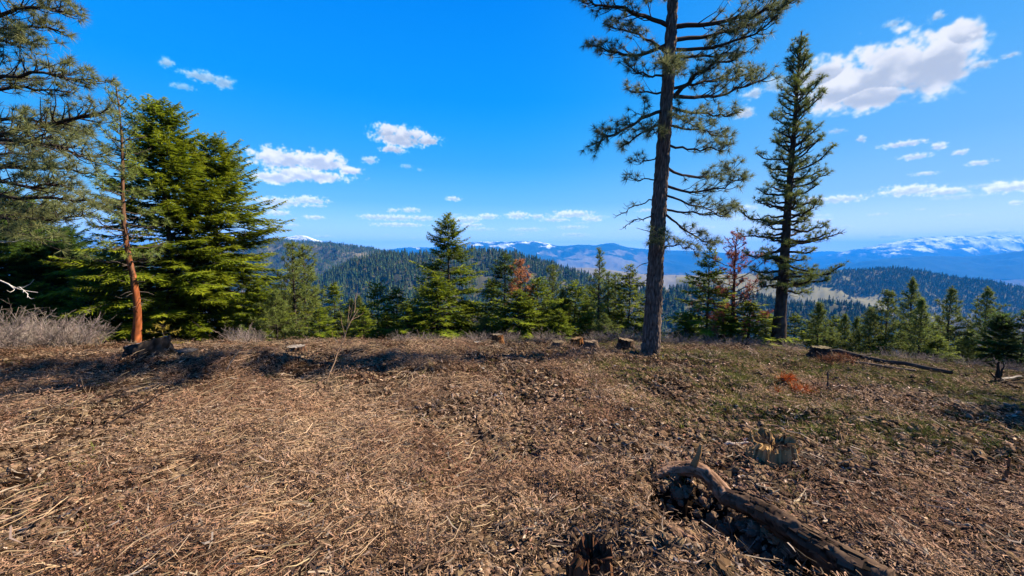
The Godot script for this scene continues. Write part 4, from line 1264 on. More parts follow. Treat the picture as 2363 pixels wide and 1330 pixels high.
func edge_pine() -> void:
	rng.seed = 901
	var base: Vector3 = on(Vector2(-12.295, -9.000))
	var root := thing("pine_tree", "overhanging pine whose boughs reach in from the left edge", "tree", base)
	part("trunk", trunk_mesh([Vector3(0, -0.2, 0), Vector3(0, 3, 0), Vector3(-0.05, 6, 0), Vector3(-0.1, 9, 0), Vector3(0, 12, 0)], [0.26, 0.21, 0.17, 0.1, 0.02], 20, 90, 0.03, Color(0.018, 0.014, 0.012), Color(0.12, 0.09, 0.075)), M.rough, root)
	var o := {"tl": 0.19, "tn": 40, "tw": 0.0045, "dens": 12.0, "twig": 0.75, "col": Color(0.15, 0.16, 0.06), "wood": Color(0.045, 0.034, 0.028)}
	var leaf := MB.new()
	leaf.smooth = false
	var limbs := [
		[Vector3(-11.550, 6.381, -9.000), Vector3(-10.059, 6.695, -8.800), Vector3(-8.933, 6.497, -8.600), 0.05, 0.03],
		[Vector3(-11.578, 6.121, -9.000), Vector3(-10.651, 6.487, -9.200), Vector3(-9.847, 6.539, -9.400), 0.05, 0.03],
		[Vector3(-11.441, 7.408, -9.000), Vector3(-10.550, 7.537, -9.200), Vector3(-9.968, 7.311, -9.400), 0.05, 0.03],
		[Vector3(-11.596, 5.947, -9.000), Vector3(-10.355, 6.012, -8.700), Vector3(-9.447, 5.747, -8.500), 0.04, 0.05],
		[Vector3(-11.679, 5.157, -9.000), Vector3(-9.993, 5.509, -8.800), Vector3(-8.574, 5.084, -8.600), 0.05, 0.03],
		[Vector3(-11.693, 5.025, -9.000), Vector3(-10.784, 5.367, -9.300), Vector3(-9.981, 5.253, -9.600), 0.05, 0.05],
		[Vector3(-11.812, 3.906, -9.000), Vector3(-10.031, 4.414, -8.900), Vector3(-8.475, 4.506, -8.700), 0.07, 0.12],
		[Vector3(-11.774, 4.266, -9.000), Vector3(-10.646, 4.817, -9.300), Vector3(-9.861, 4.348, -9.600), 0.05, 0.15],
		[Vector3(-11.802, 3.996, -9.000), Vector3(-9.603, 4.033, -8.500), Vector3(-8.065, 3.472, -8.100), 0.05, 0.15],
		[Vector3(-11.850, 3.543, -9.000), Vector3(-10.643, 3.587, -9.200), Vector3(-9.629, 3.439, -9.400), 0.05, 0.15],
		[Vector3(-11.869, 3.361, -9.000), Vector3(-10.204, 2.948, -8.700), Vector3(-9.073, 3.091, -8.500), 0.05, 0.12],
		[Vector3(-11.918, 2.903, -9.000), Vector3(-10.631, 2.899, -9.300), Vector3(-9.441, 2.793, -9.600), 0.05, 0.05],
		[Vector3(-11.947, 2.626, -9.000), Vector3(-10.414, 2.248, -8.900), Vector3(-9.088, 2.422, -8.800), 0.05, 0.1],
		[Vector3(-11.986, 2.255, -9.000), Vector3(-10.188, 2.125, -8.400), Vector3(-9.140, 1.850, -8.000), 0.04, 0.15],
		[Vector3(-12.076, 1.411, -9.000), Vector3(-10.779, 1.045, -8.800), Vector3(-10.209, 0.729, -8.700), 0.022, 1.0],
		[Vector3(-12.026, 1.882, -9.000), Vector3(-11.068, 1.875, -8.800), Vector3(-10.188, 1.945, -8.700), 0.02, 1.0],
	]
	for k in 30:
		var y := lerpf(3.0, 11.5, k / 30.0)
		var a := PI * 0.5 + rf(0.2, PI + 0.6)
		var l := lerpf(3.0, 0.6, k / 30.0) * rf(0.7, 1.1)
		var p := Vector3(0, y, 0) + base
		var h := Vector3(cos(a), 0, sin(a))
		limbs.append([p, p + (h + Vector3(0, 0.05, 0)) * l * 0.5, p + (h + Vector3(0, 0.3, 0)) * l, 0.04, 0.1])
	for l in limbs:
		var wood := MB.new()
		var dead: bool = l[4] >= 1.0
		var oo := merged(o, {"wood": Color(0.42, 0.38, 0.34), "dens": 3.0}) if dead else o
		pine_limb(wood, leaf, curve(l[0] - base, l[1] - base, l[2] - base, 10, 0.05), l[3], oo, l[4])
		part("dead_bough" if dead else "limb", wood.mesh(), M.rough, root)
	part("needles", leaf.mesh(), M.needle, root, "stuff")


func build_clearing() -> void:
	var dark0 := Color(0.02, 0.017, 0.015)
	var dark1 := Color(0.12, 0.095, 0.08)
	var red0 := Color(0.06, 0.025, 0.015)
	var red1 := Color(0.26, 0.11, 0.055)
	var pale := Color(0.2, 0.155, 0.1)
	# stumps
	stump("biggest stump on the left with a slanted grey cut top", Vector2(-7.177, -8.004), 0.34, 0.36, 0.25, dark0, dark1, Color(0.24, 0.24, 0.24), 1)
	stump("low dark stump right beside the biggest left stump", Vector2(-6.827, -8.505), 0.2, 0.3, -0.05, dark0, Color(0.3, 0.2, 0.12), Color(0.16, 0.14, 0.12), 2)
	stump("round stump with dished grey top on the dark mound", Vector2(-5.307, -9.979), 0.21, 0.24, 0.0, dark0, Color(0.2, 0.11, 0.07), Color(0.30, 0.26, 0.22), 3)
	stump("stump at the crest below the red topped dead pine", Vector2(-0.427, -11.937), 0.16, 0.30, 0.0, red0, Color(0.40, 0.19, 0.08), Color(0.24, 0.19, 0.13), 4)
	stump("orange stump in the middle of the stump cluster", Vector2(1.717, -10.752), 0.15, 0.24, 0.1, red0, Color(0.46, 0.20, 0.07), Color(0.26, 0.17, 0.09), 5)
	stump("low pale stump at the left end of the stump cluster", Vector2(1.235, -10.860), 0.16, 0.16, 0.0, dark1, Color(0.22, 0.15, 0.1), pale, 6)
	stump("low pale stump just right of the orange stump", Vector2(2.055, -10.537), 0.17, 0.18, 0.0, dark1, Color(0.22, 0.15, 0.1), Color(0.23, 0.17, 0.12), 7)
	stump("wide pale stump left of the big pine trunk", Vector2(3.075, -10.926), 0.2, 0.28, -0.1, dark0, Color(0.2, 0.13, 0.09), Color(0.22, 0.165, 0.11), 8)
	stump("pale topped stump beside the head of the fallen log", Vector2(7.469, -9.807), 0.2, 0.24, 0.0, dark0, dark1, Color(0.2, 0.165, 0.1), 9)
	stump("small cut stump lying low left of the crest stump", Vector2(-1.013, -11.937), 0.11, 0.09, 0.0, dark1, red1, Color(0.4, 0.36, 0.3), 10)
	# the splintered stump in the foreground
	splintered("broken ochre stump with upright splinters in the foreground", Vector2(2.189, -3.356), 0.17, 0.27, 18, Color(0.38, 0.235, 0.105), Color(0.045, 0.026, 0.014), 21)
	splintered("dark rotten stump at the bottom edge of the picture", Vector2(0.413, -2.046), 0.11, 0.32, 26, Color(0.12, 0.055, 0.03), Color(0.03, 0.02, 0.014), 22)
	fallen_log()
	# the long fallen pole on the right
	ground_stick("long thin fallen log running downhill on the right", Vector2(8.261, -10.629), Vector2(7.932, -7.277), 0.065, 0.0, Color(0.09, 0.075, 0.065), 51, "fallen_log", "", 0.10)
	ground_stick("second thin pole lying close along the long fallen log", Vector2(7.785, -9.648), Vector2(7.623, -7.642), 0.035, 0.03, Color(0.16, 0.13, 0.11), 52, "fallen_log", "", 0.03)
	ground_stick("short dark branch stub jutting from the long fallen log", Vector2(8.056, -9.359), Vector2(10.027, -11.281), 0.03, 0.0, Color(0.05, 0.04, 0.035), 53, "stick", "", 0.12)
	ground_stick("pale pole lying behind the forked snag at the right edge", Vector2(9.452, -7.790), Vector2(10.547, -8.340), 0.03, 0.0, Color(0.4, 0.36, 0.32), 54, "stick", "", 0.05)
	ground_stick("dark pole at the right edge in front of the forked snag", Vector2(8.912, -7.406), Vector2(8.587, -6.746), 0.03, 0.05, Color(0.04, 0.034, 0.03), 55, "stick", "", 0.03)
	snag()
	red_slash()
	# sticks that stand out
	var S := [
		["pale twisted root on the left of the bottom rotten stump", Vector2(0.476, -3.180), Vector2(0.765, -3.356), 0.014, 0.15, Color(0.42, 0.34, 0.26)],
		["dark charred stick standing out beside the bottom rotten stump", Vector2(0.775, -2.426), Vector2(0.875, -2.292), 0.012, -0.1, Color(0.04, 0.035, 0.03)],
		["reddish bark stick near the bottom rotten stump", Vector2(0.920, -2.278), Vector2(1.082, -2.207), 0.016, 0.05, Color(0.30, 0.18, 0.12)],
		["straight dark stick left of the long root log", Vector2(1.337, -2.371), Vector2(1.324, -2.134), 0.011, 0.0, Color(0.05, 0.045, 0.04)],
		["grey weathered slab right of the long root log", Vector2(2.237, -2.307), Vector2(2.235, -2.090), 0.03, 0.0, Color(0.20, 0.17, 0.145)],
		["thin dark stick right of the grey weathered slab", Vector2(2.552, -2.351), Vector2(2.459, -2.134), 0.012, 0.05, Color(0.06, 0.05, 0.045)],
		["forked tan root lying in the middle left of the clearing", Vector2(-3.218, -4.116), Vector2(-2.605, -3.799), 0.014, 0.18, Color(0.36, 0.2, 0.1)],
		["pale split wood slab in the middle left of the clearing", Vector2(-3.140, -3.870), Vector2(-3.010, -3.910), 0.022, 0.0, Color(0.5, 0.38, 0.24)],
		["long straw coloured stick at the left edge", Vector2(-4.116, -3.194), Vector2(-4.078, -3.737), 0.011, 0.02, Color(0.46, 0.34, 0.2)],
		["long bent pale stick crossing the left foreground", Vector2(-3.161, -2.436), Vector2(-2.957, -2.779), 0.010, -0.08, Color(0.44, 0.32, 0.2)],
		["pair of long thin grey sticks in the centre left", Vector2(-2.910, -2.808), Vector2(-2.756, -3.001), 0.010, 0.03, Color(0.42, 0.34, 0.25)],
		["reddish root piece at the bottom left edge", Vector2(-2.080, -2.116), Vector2(-1.935, -2.046), 0.016, 0.3, Color(0.42, 0.18, 0.09)],
		["dark thin pole in front of the big pine", Vector2(4.310, -7.185), Vector2(4.704, -6.746), 0.02, 0.0, Color(0.07, 0.06, 0.05)],
		["dark flat plank half buried in the right clearing", Vector2(5.719, -5.455), Vector2(5.991, -5.499), 0.03, 0.0, Color(0.05, 0.045, 0.04)],
		["pale stick continuing from the dark flat plank", Vector2(5.931, -5.443), Vector2(6.135, -5.311), 0.02, 0.0, Color(0.5, 0.4, 0.3)],
		["pale slab in the grass near the right edge", Vector2(6.677, -5.474), Vector2(6.777, -5.363), 0.03, 0.0, Color(0.24, 0.19, 0.14)],
		["white peeled stick by the right edge", Vector2(6.024, -4.894), Vector2(6.263, -4.923), 0.016, 0.1, Color(0.36, 0.31, 0.26)],
		["long thin curved stick behind the broken ochre stump", Vector2(2.734, -4.396), Vector2(3.278, -4.141), 0.011, -0.05, Color(0.34, 0.22, 0.14)],
		["curved tan stick right of the broken ochre stump", Vector2(3.320, -4.167), Vector2(3.210, -3.845), 0.012, 0.1, Color(0.42, 0.28, 0.16)],
		["bleached board left behind the broken ochre stump", Vector2(2.096, -3.902), Vector2(2.308, -3.902), 0.02, 0.0, Color(0.58, 0.5, 0.42)],
		["long bleached splinter just behind the broken ochre stump", Vector2(2.297, -3.959), Vector2(2.637, -3.918), 0.014, 0.0, Color(0.6, 0.54, 0.48)],
		["pale forked stick below the broken ochre stump", Vector2(1.902, -2.676), Vector2(2.112, -2.837), 0.010, 0.1, Color(0.5, 0.4, 0.28)],
		["bleached stick along the root log", Vector2(1.723, -3.122), Vector2(1.852, -3.032), 0.013, 0.0, Color(0.52, 0.45, 0.38)],
		["short thick stick in the middle of the clearing", Vector2(0.813, -3.799), Vector2(0.899, -4.082), 0.018, 0.0, Color(0.42, 0.32, 0.22)],
		["short dark stick near the centre of the clearing", Vector2(1.097, -4.387), Vector2(1.156, -4.082), 0.014, 0.0, Color(0.05, 0.045, 0.04)],
		["twig lying on the shaded ground left of centre", Vector2(-1.773, -7.290), Vector2(-1.445, -8.351), 0.014, 0.05, Color(0.36, 0.28, 0.2)],
		["brown log piece in the right foreground", Vector2(2.872, -3.308), Vector2(2.966, -3.115), 0.028, 0.0, Color(0.16, 0.11, 0.075)],
		["tan log piece in the right foreground behind the brown one", Vector2(3.280, -3.541), Vector2(3.337, -3.321), 0.022, 0.0, Color(0.34, 0.25, 0.17)],
		["broken branch in shade at the far right", Vector2(2.721, -2.488), Vector2(2.799, -2.385), 0.02, 0.05, Color(0.36, 0.29, 0.22)],
		["short upright looking branch near the right edge", Vector2(3.061, -2.594), Vector2(3.397, -2.681), 0.016, 0.1, Color(0.2, 0.15, 0.11)],
	]
	for k in S.size():
		var s: Array = S[k]
		ground_stick(s[0], s[1], s[2], s[3], s[4], s[5], 60 + k, "stick", "", 0.006, 1 if k % 3 == 0 else 0)
	# standing bare stems
	bare_stem("tall bare sapling standing at the crest left of centre", Vector2(-3.072, -6.653), Vector3(0.32, 1.12, -0.6), 0.012, Color(0.36, 0.24, 0.16), 71, 9)
	bare_stem("dark dry branch sticking up out of the straw on the left", Vector2(-4.499, -4.289), Vector3(0.62, 0.34, -0.35), 0.012, Color(0.07, 0.05, 0.04), 72, 8, "dry_branch")
	bare_stem("thin pale stem standing left of the dark dry branch", Vector2(-4.804, -4.387), Vector3(0.1, 0.42, -0.1), 0.006, Color(0.4, 0.28, 0.18), 73, 4)
	bare_stem("slanted pale stem beside the dark mound", Vector2(-5.014, -7.057), Vector3(0.2, 0.34, -0.1), 0.012, Color(0.42, 0.34, 0.26), 74, 1, "dry_branch")
	bare_stem("short brown stake standing near the right edge", Vector2(3.847, -3.107), Vector3(0.05, 0.22, 0.0), 0.022, Color(0.2, 0.11, 0.06), 75, 0, "wooden_stake")
	bare_stem("leaning thin stem right of the big pine", Vector2(6.637, -11.644), Vector3(0.25, 0.3, 0.0), 0.014, Color(0.05, 0.04, 0.035), 76, 2, "dry_branch")
	# bare brush along the crest
	var grey := Color(0.19, 0.15, 0.13)
	var protos := []
	for k in 3:
		var root := thing("bare_shrub", ["tallest grey leafless shrub at the left edge", "grey leafless shrub in front of the dark left firs", "grey leafless shrub left of the biggest stump"][k], "shrub", _at([Vector2(-12.974, -10.500), Vector2(-12.765, -11.000), Vector2(-12.420, -11.500)][k]), k * 1.3, "leafless shrubs along the crest")
		root.set_meta("called", "bare_shrub")
		part("stems", bush_mesh(500 + k, 0.9, 0.85, 115, grey), M.rough, root)
	for r in get_children():
		if r.has_meta("called") and r.get_meta("called") == "bare_shrub":
			protos.append(r)
	var spots := [[-25,10.3,1.15], [60,11.5,1.05], [130,12.2,0.9], [215,12.4,0.75], [560,14,0.7], [585,13,0.6], [930,14,0.55], [965,13.6,0.5], [1000,14.2,0.5], [1060,14,0.45], [1105,13.8,0.6], [1175,14,0.6], [1250,14.2,0.6], [1290,14.4,0.55], [1375,14,0.6], [1420,13.8,0.7], [1470,13,0.6], [1485,10.6,0.4], [1540,13,0.55], [1580,13.5,0.6], [1625,13.8,0.6], [1660,13.2,0.55], [1705,13.6,0.6], [1745,13.4,0.55], [1820,13,0.5], [2095,13.2,0.6], [2140,12.6,0.5], [2050,13,0.5], [2230,12.4,0.5], [2330,11.6,0.5]]
	var names := ["outermost grey shrub of the thicket cut by the left edge", "grey shrub in the middle of the left edge thicket", "grey shrub at the back of the left edge thicket", "thin grey shrub between the left thicket and the biggest stump", "grey shrub below the right end of the left firs", "smaller grey shrub below the right end of the left firs", "low grey shrub below the slim yellow green fir", "low grey shrub left of the tall central fir", "low grey shrub at the left foot of the central fir", "low grey shrub at the right foot of the central fir", "low grey shrub left of the crest stump", "low grey shrub right of the crest stump", "low grey shrub below the yellow green fir right of the orange top", "low grey shrub behind the low pale stump of the cluster", "low grey shrub below the thin bare stemmed pine", "low grey shrub right behind the stump cluster", "low grey shrub behind the wide pale stump", "small grey shrub at the left foot of the big pine trunk", "low grey shrub at the right foot of the big pine trunk", "low grey shrub below the gap right of the big trunk", "low grey shrub in front of the broad fir with a thin top", "low grey shrub left of the dead red pine", "low grey shrub in front of the dead red pine", "low grey shrub between the dead red pine and the slim tall pine", "low grey shrub right of the slim tall pine", "grey shrub behind the middle of the long fallen log", "grey shrub behind the lower end of the long fallen log", "low grey shrub below the bare stemmed right pine", "low grey shrub left of the forked snag", "low grey shrub behind the forked snag"]
	rng.seed = 520
	for k in spots.size():
		var s: Array = spots[k]
		var t: float = (s[0] - 1181.5) / 950.0
		copy(protos[k % 3], names[k], _at(Vector2(t * s[1] * 1.02, -s[1])), rf(0, TAU), Vector3(s[2] * 1.05, s[2] * (0.82 if s[0] > 600 else 1.0), s[2] * 1.05))
	litter()


func splintered(label: String, at: Vector2, radius: float, height: float, count: int, pale: Color, dark: Color, seed_: int) -> void:
	rng.seed = seed_
	var root := thing("broken_stump", label, "stump", on(at, -0.04))
	var core := MB.new()
	core.smooth = false
	var cols := 64
	var tops := []
	var outs := []
	var tone := []
	for j in cols:
		var a := TAU * j / cols
		tops.append(height * (0.82 + 0.10 * sin(a + 2.2) + 0.07 * sin(a * 5.0 + seed_) + rf(-0.06, 0.06)))
		outs.append(radius * (1.0 + 0.16 * sin(a * 3.0) + 0.06 * sin(a * 11.0) + rf(-0.05, 0.05)))
		tone.append(dark.lerp(pale, pow(rng.randf(), 0.6)) * rf(0.8, 1.3))
	for j in cols:
		var q := (j + 1) % cols
		var m0 := Vector3(cos(TAU * j / cols), 0, sin(TAU * j / cols))
		var m1 := Vector3(cos(TAU * q / cols), 0, sin(TAU * q / cols))
		var rows := 5
		for i in rows:
			var t0 := float(i) / rows
			var t1 := (i + 1.0) / rows
			var f0 := 1.3 - 0.42 * sqrt(t0)
			var f1 := 1.3 - 0.42 * sqrt(t1)
			core.quad(m0 * outs[j] * f0 + Vector3(0, tops[j] * t0, 0), m1 * outs[q] * f0 + Vector3(0, tops[q] * t0, 0), m1 * outs[q] * f1 + Vector3(0, tops[q] * t1, 0), m0 * outs[j] * f1 + Vector3(0, tops[j] * t1, 0), tone[j] * rf(0.85, 1.1))
	var grid := []                                       # rotten, uneven top
	for i in 5:
		var ring := []
		for j in cols:
			var m := Vector3(cos(TAU * j / cols), 0, sin(TAU * j / cols))
			if i == 0:
				ring.append(m * outs[j] * 0.92 + Vector3(0, tops[j], 0))
			else:
				ring.append(m * radius * (0.9 - 0.21 * i) * rf(0.9, 1.1) + Vector3(0, height * (0.80 - 0.03 * i + 0.10 * noise_c.get_noise_2d(m.x * (1.0 - 0.2 * i) * 0.4, m.z * (1.0 - 0.2 * i) * 0.4) + rf(-0.07, 0.07)), 0))
		grid.append(ring)
	for i in 4:
		for j in cols:
			var q := (j + 1) % cols
			core.quad(grid[i][j], grid[i][q], grid[i + 1][q], grid[i + 1][j], dark.lerp(pale, rng.randf()) * rf(0.5, 1.0))
	for j in cols:
		core.tri(grid[4][j], grid[4][(j + 1) % cols], Vector3(0, height * 0.7, 0), dark)
	part("core", core.mesh(), M.rough, root)
	for k in count:
		var a := TAU * (k + rf(-0.4, 0.4)) / count
		var m := Vector3(cos(a), 0, sin(a))
		var r := radius * rf(0.8, 1.02)
		var h := height * rf(0.4, 0.9)
		var s := m.cross(Vector3.UP) * radius * rf(0.04, 0.13)
		var th := m * radius * rf(0.03, 0.08)
		var lean := m * radius * rf(-0.1, 0.3) + Vector3(rf(-0.2, 0.2), 0, rf(-0.2, 0.2)) * radius
		var b := m * r * 1.1
		var t := b + lean + Vector3(0, h, 0)
		var mb := MB.new()
		mb.smooth = false
		var c := dark.lerp(pale, rf(0.35, 1.0)) * rf(0.8, 1.2)
		var p := [b - s - th, b + s - th, b + s + th, b - s + th]
		var w := rf(0.05, 0.5)
		var q := [t - s * w - th * 0.5, t + s * w - th * 0.5 + Vector3(0, rf(-0.05, 0.02), 0), t + s * w + th * 0.4 - Vector3(0, rf(0.0, 0.06), 0), t - s * w + th * 0.4]
		for i in 4:
			mb.quad(p[i], p[(i + 1) % 4], q[(i + 1) % 4], q[i], c * rf(0.8, 1.1))
		mb.quad(q[0], q[1], q[2], q[3], c * 1.1)
		part("splinter", mb.mesh(), M.rough, root)


func fallen_log() -> void:
	rng.seed = 33
	var a: Vector2 = Vector2(1.156, -3.194)
	var base := on(a)
	var root := thing("root_log", "thick gnarled root log arching over a dark hollow in the foreground", "log", base)
	var pts := []
	for s in [[Vector2(1.138, -3.180), 0.02], [Vector2(1.307, -3.194), 0.06], [Vector2(1.469, -3.090), 0.09], [Vector2(1.501, -2.903), 0.07], [Vector2(1.507, -2.744), 0.04]]:
		var g: Vector2 = s[0]
		pts.append(Vector3(g.x, G(g.x, g.y) + s[1], g.y) - base)
	var wood := log_mesh(pts, [0.04, 0.052, 0.058, 0.056, 0.06], Color(0.10, 0.055, 0.035), Color(0.42, 0.26, 0.17), 0.012)
	part("peeled_root", wood, M.wood, root)
	var rest := []
	for s in [[Vector2(1.507, -2.779), 0.045], [Vector2(1.610, -2.610), 0.05], [Vector2(1.665, -2.391), 0.06], [Vector2(1.688, -2.170), 0.07], [Vector2(1.727, -1.982), 0.08], [Vector2(1.803, -1.825), 0.08]]:
		var g: Vector2 = s[0]
		rest.append(Vector3(g.x, G(g.x, g.y) + s[1], g.y) - base)
	part("barked_stem", log_mesh(rest, [0.058, 0.066, 0.073, 0.078, 0.08, 0.08], Color(0.018, 0.013, 0.011), Color(0.15, 0.10, 0.068), 0.022), M.wood, root)
	for k in 70:                                        # loose bark flakes on the upper side
		var f := rf(0.02, 0.98) * (rest.size() - 1)
		var i := mini(int(f), rest.size() - 2)
		var p: Vector3 = rest[i].lerp(rest[i + 1], f - i)
		var t: Vector3 = (rest[i + 1] - rest[i]).normalized()
		var u := t.cross(Vector3.UP).normalized()
		var an := rf(-1.3, 1.5)
		var m := (Vector3.UP * cos(an) + u * sin(an)).normalized()
		var sd := t.cross(m).normalized()
		var c := Color(0.03, 0.022, 0.017).lerp(Color(0.19, 0.125, 0.082), rng.randf() * rng.randf())
		var o := p + m * (lerpf(0.060, 0.083, f / 5.0) + rf(-0.004, 0.006))
		var lx := t * rf(0.02, 0.055)
		var ly := sd * rf(0.010, 0.024)
		var lift := m * rf(0.0, 0.012)
		var fl := MB.new()
		fl.smooth = false
		var q := [o - lx - ly * rf(0.5, 1.0), o + lx * rf(0.6, 1.1) - ly, o + lx + ly * rf(0.4, 1.0) + lift, o - lx * rf(0.5, 1.0) + ly + lift]
		fl.quad(q[0], q[1], q[2], q[3], c)
		for e in 4:
			fl.quad(q[e], q[(e + 1) % 4], q[(e + 1) % 4] - m * 0.014, q[e] - m * 0.014, c * 0.7)
		part("bark_flake", fl.mesh(), M.wood, root)
	var kn := MB.new()
	var q: Vector3 = pts[2] + Vector3(-0.05, 0.04, 0)
	kn.tube(curve(q, q + Vector3(0.03, 0.06, 0), q + Vector3(0.05, 0.16, -0.02), 5, 0.008), 0.03, 0.012, 7, Color(0.30, 0.17, 0.08), Color(0.42, 0.26, 0.12), true)
	part("broken_knot", kn.mesh(), M.wood, root)


func log_mesh(pts: Array, radii: Array, dark: Color, pale: Color, bump: float) -> ArrayMesh:
	var mb := MB.new()
	var rings := 150
	var sides := 32
	for i in rings + 1:
		var f := float(i) / rings * (pts.size() - 1)
		var k := mini(int(f), pts.size() - 2)
		var pa: Vector3 = pts[maxi(k - 1, 0)]
		var pb: Vector3 = pts[mini(k + 2, pts.size() - 1)]
		var p: Vector3 = pts[k].cubic_interpolate(pts[k + 1], pa, pb, f - k)
		var t: Vector3 = (pts[k + 1] - pts[k]).normalized()
		var s := t.cross(Vector3.UP).normalized()
		var u := s.cross(t)
		var r: float = lerpf(radii[k], radii[k + 1], f - k)
		var close := 0.25 if i == 0 or i == rings else 1.0
		for j in sides:
			var an := TAU * j / sides
			var m := s * cos(an) + u * sin(an)
			var g := 0.9 * noise_b.get_noise_3d(cos(an) * 0.45, sin(an) * 0.45, f * 0.35) + 0.75 * noise_c.get_noise_3d(cos(an) * 0.55, sin(an) * 0.55, f * 0.16) + 0.35 * noise_c.get_noise_3d(cos(an) * 1.5, sin(an) * 1.5, f * 0.7)
			mb.vert(p + m * (r * close + bump * g), m, dark.lerp(pale, clampf(0.45 + g * 1.2, 0.0, 1.0)))
	for i in rings:
		for j in sides:
			var a := i * sides + j
			var b := i * sides + (j + 1) % sides
			mb.ix.append_array([a, b, a + sides, b, b + sides, a + sides])
	for i in range(1, rings):
		for j in sides:
			var e := mb.v[i * sides + (j + 1) % sides] - mb.v[i * sides + (j + sides - 1) % sides]
			var w := mb.v[(i + 1) * sides + j] - mb.v[(i - 1) * sides + j]
			var m := e.cross(w).normalized()
			mb.n[i * sides + j] = m if m.dot(mb.n[i * sides + j]) > 0.0 else -m
	return mb.mesh()


func bare_stem(label: String, at: Vector2, to: Vector3, r: float, col: Color, seed_: int, twigs: int, called := "bare_sapling") -> void:
	rng.seed = seed_
	var mb := MB.new()
	var pts := curve(Vector3(0, -0.04, 0), to * 0.5 + Vector3(rf(-0.05, 0.05), 0, 0), to, 8, to.length() * 0.015)
	mb.tube(pts, r, r * 0.4, 6, col, col, true)
	for k in twigs:
		var q := along(pts, rf(0.3, 0.95))
		var d := to.normalized() + rdir() * 0.7
		var l := to.length() * rf(0.12, 0.4)
		var tw := curve(q, q + d * l * 0.5, q + d * l + Vector3.UP * l * 0.15, 5, l * 0.05)
		mb.tube(tw, r * 0.4, r * 0.15, 4, col, col)
		mb.tube(curve(tw[2], tw[2] + d * l * 0.1, tw[2] + (d + rdir()).normalized() * l * 0.4, 3, 0.005), r * 0.25, r * 0.12, 3, col, col)
	var o := part(called, mb.mesh(), M.wood, self)
	o.position = on(at)
	tag(o, label, {"bare_sapling": "sapling", "dry_branch": "branch", "wooden_stake": "stake"}[called])


func snag() -> void:
	rng.seed = 81
	var base := on(Vector2(8.684, -7.214))
	var root := thing("forked_snag", "dark forked root snag standing near the right edge", "snag", base)
	var c := Color(0.03, 0.026, 0.023)
	for d in [[Vector3(-0.42, 0.08, 0.1), 0.04], [Vector3(-0.02, 0.42, 0.0), 0.042], [Vector3(0.22, 0.36, -0.1), 0.024], [Vector3(0.62, 0.03, 0.1), 0.03], [Vector3(-0.28, 0.30, 0.1), 0.02], [Vector3(0.42, 0.16, 0.12), 0.02]]:
		var mb := MB.new()
		mb.tube(curve(Vector3(0, 0.0, 0), d[0] * 0.5 + Vector3(0.03, 0.03, 0), d[0], 6, 0.015), d[1], d[1] * 0.3, 7, c, c * 1.4, true)
		part("prong", mb.mesh(), M.wood, root)


func red_slash() -> void:
	rng.seed = 82
	var base := on(Vector2(4.345, -6.032))
	var root := thing("dead_bough", "fallen pine bough with bright orange dead needles and dark twigs", "bough", base)
	var wood := MB.new()
	var c := Color(0.06, 0.05, 0.045)
	wood.tube(curve(Vector3(-0.4, 0.04, 0.05), Vector3(0.1, 0.02, 0), Vector3(0.45, 0.06, 0.05), 6, 0.02), 0.012, 0.01, 5, c, c)
	wood.tube(curve(Vector3(0.38, 0.0, 0.05), Vector3(0.37, 0.16, 0.0), Vector3(0.39, 0.34, 0.0), 5, 0.01), 0.02, 0.01, 6, c, c * 1.3)
	for k in 6:
		var d := Vector3(rf(-0.5, 0.4), rf(0.1, 0.5), rf(-0.3, 0.3))
		wood.tube(curve(Vector3(0.35, 0.03, 0.05), Vector3(0.35, 0.05, 0.05) + d * 0.3, Vector3(0.35, 0.03, 0.05) + d * 0.55, 4, 0.01), 0.007, 0.003, 4, c, c)
	part("twigs", wood.mesh(), M.wood, root)
	var leaf := MB.new()
	leaf.smooth = false
	for s in [Vector3(-0.42, 0.05, 0.05), Vector3(-0.1, 0.06, 0.1), Vector3(-0.02, 0.08, 0.05), Vector3(0.05, 0.06, 0.12), Vector3(-0.04, 0.12, -0.4), Vector3(0.08, 0.12, -0.42), Vector3(-0.14, 0.08, 0.02)]:
		for k in 3:
			tuft(leaf, s, Vector3(rf(0.2, 1), 0.25, rf(-0.4, 0.4)).normalized(), 0.2, 40, 0.004, Color(0.36, 0.085, 0.015))
	part("needles", leaf.mesh(), M.straw, root, "stuff")
	var heap := MB.new()                                 # the rust coloured needle heap by the stump
	heap.smooth = false
	for k in 36:
		tuft(heap, Vector3(rf(-0.3, 0.4), rf(0.02, 0.14), rf(-0.15, 0.15)), Vector3(rf(-1, 1), 0.3, rf(-0.5, 0.5)).normalized(), 0.18, 24, 0.005, Color(0.19, 0.085, 0.04))
	var o := part("needle_heap", heap.mesh(), M.straw, self)
	o.position = on(Vector2(7.035, -8.829))
	tag(o, "heap of rust coloured dead boughs in front of the pale topped stump", "needle heap")


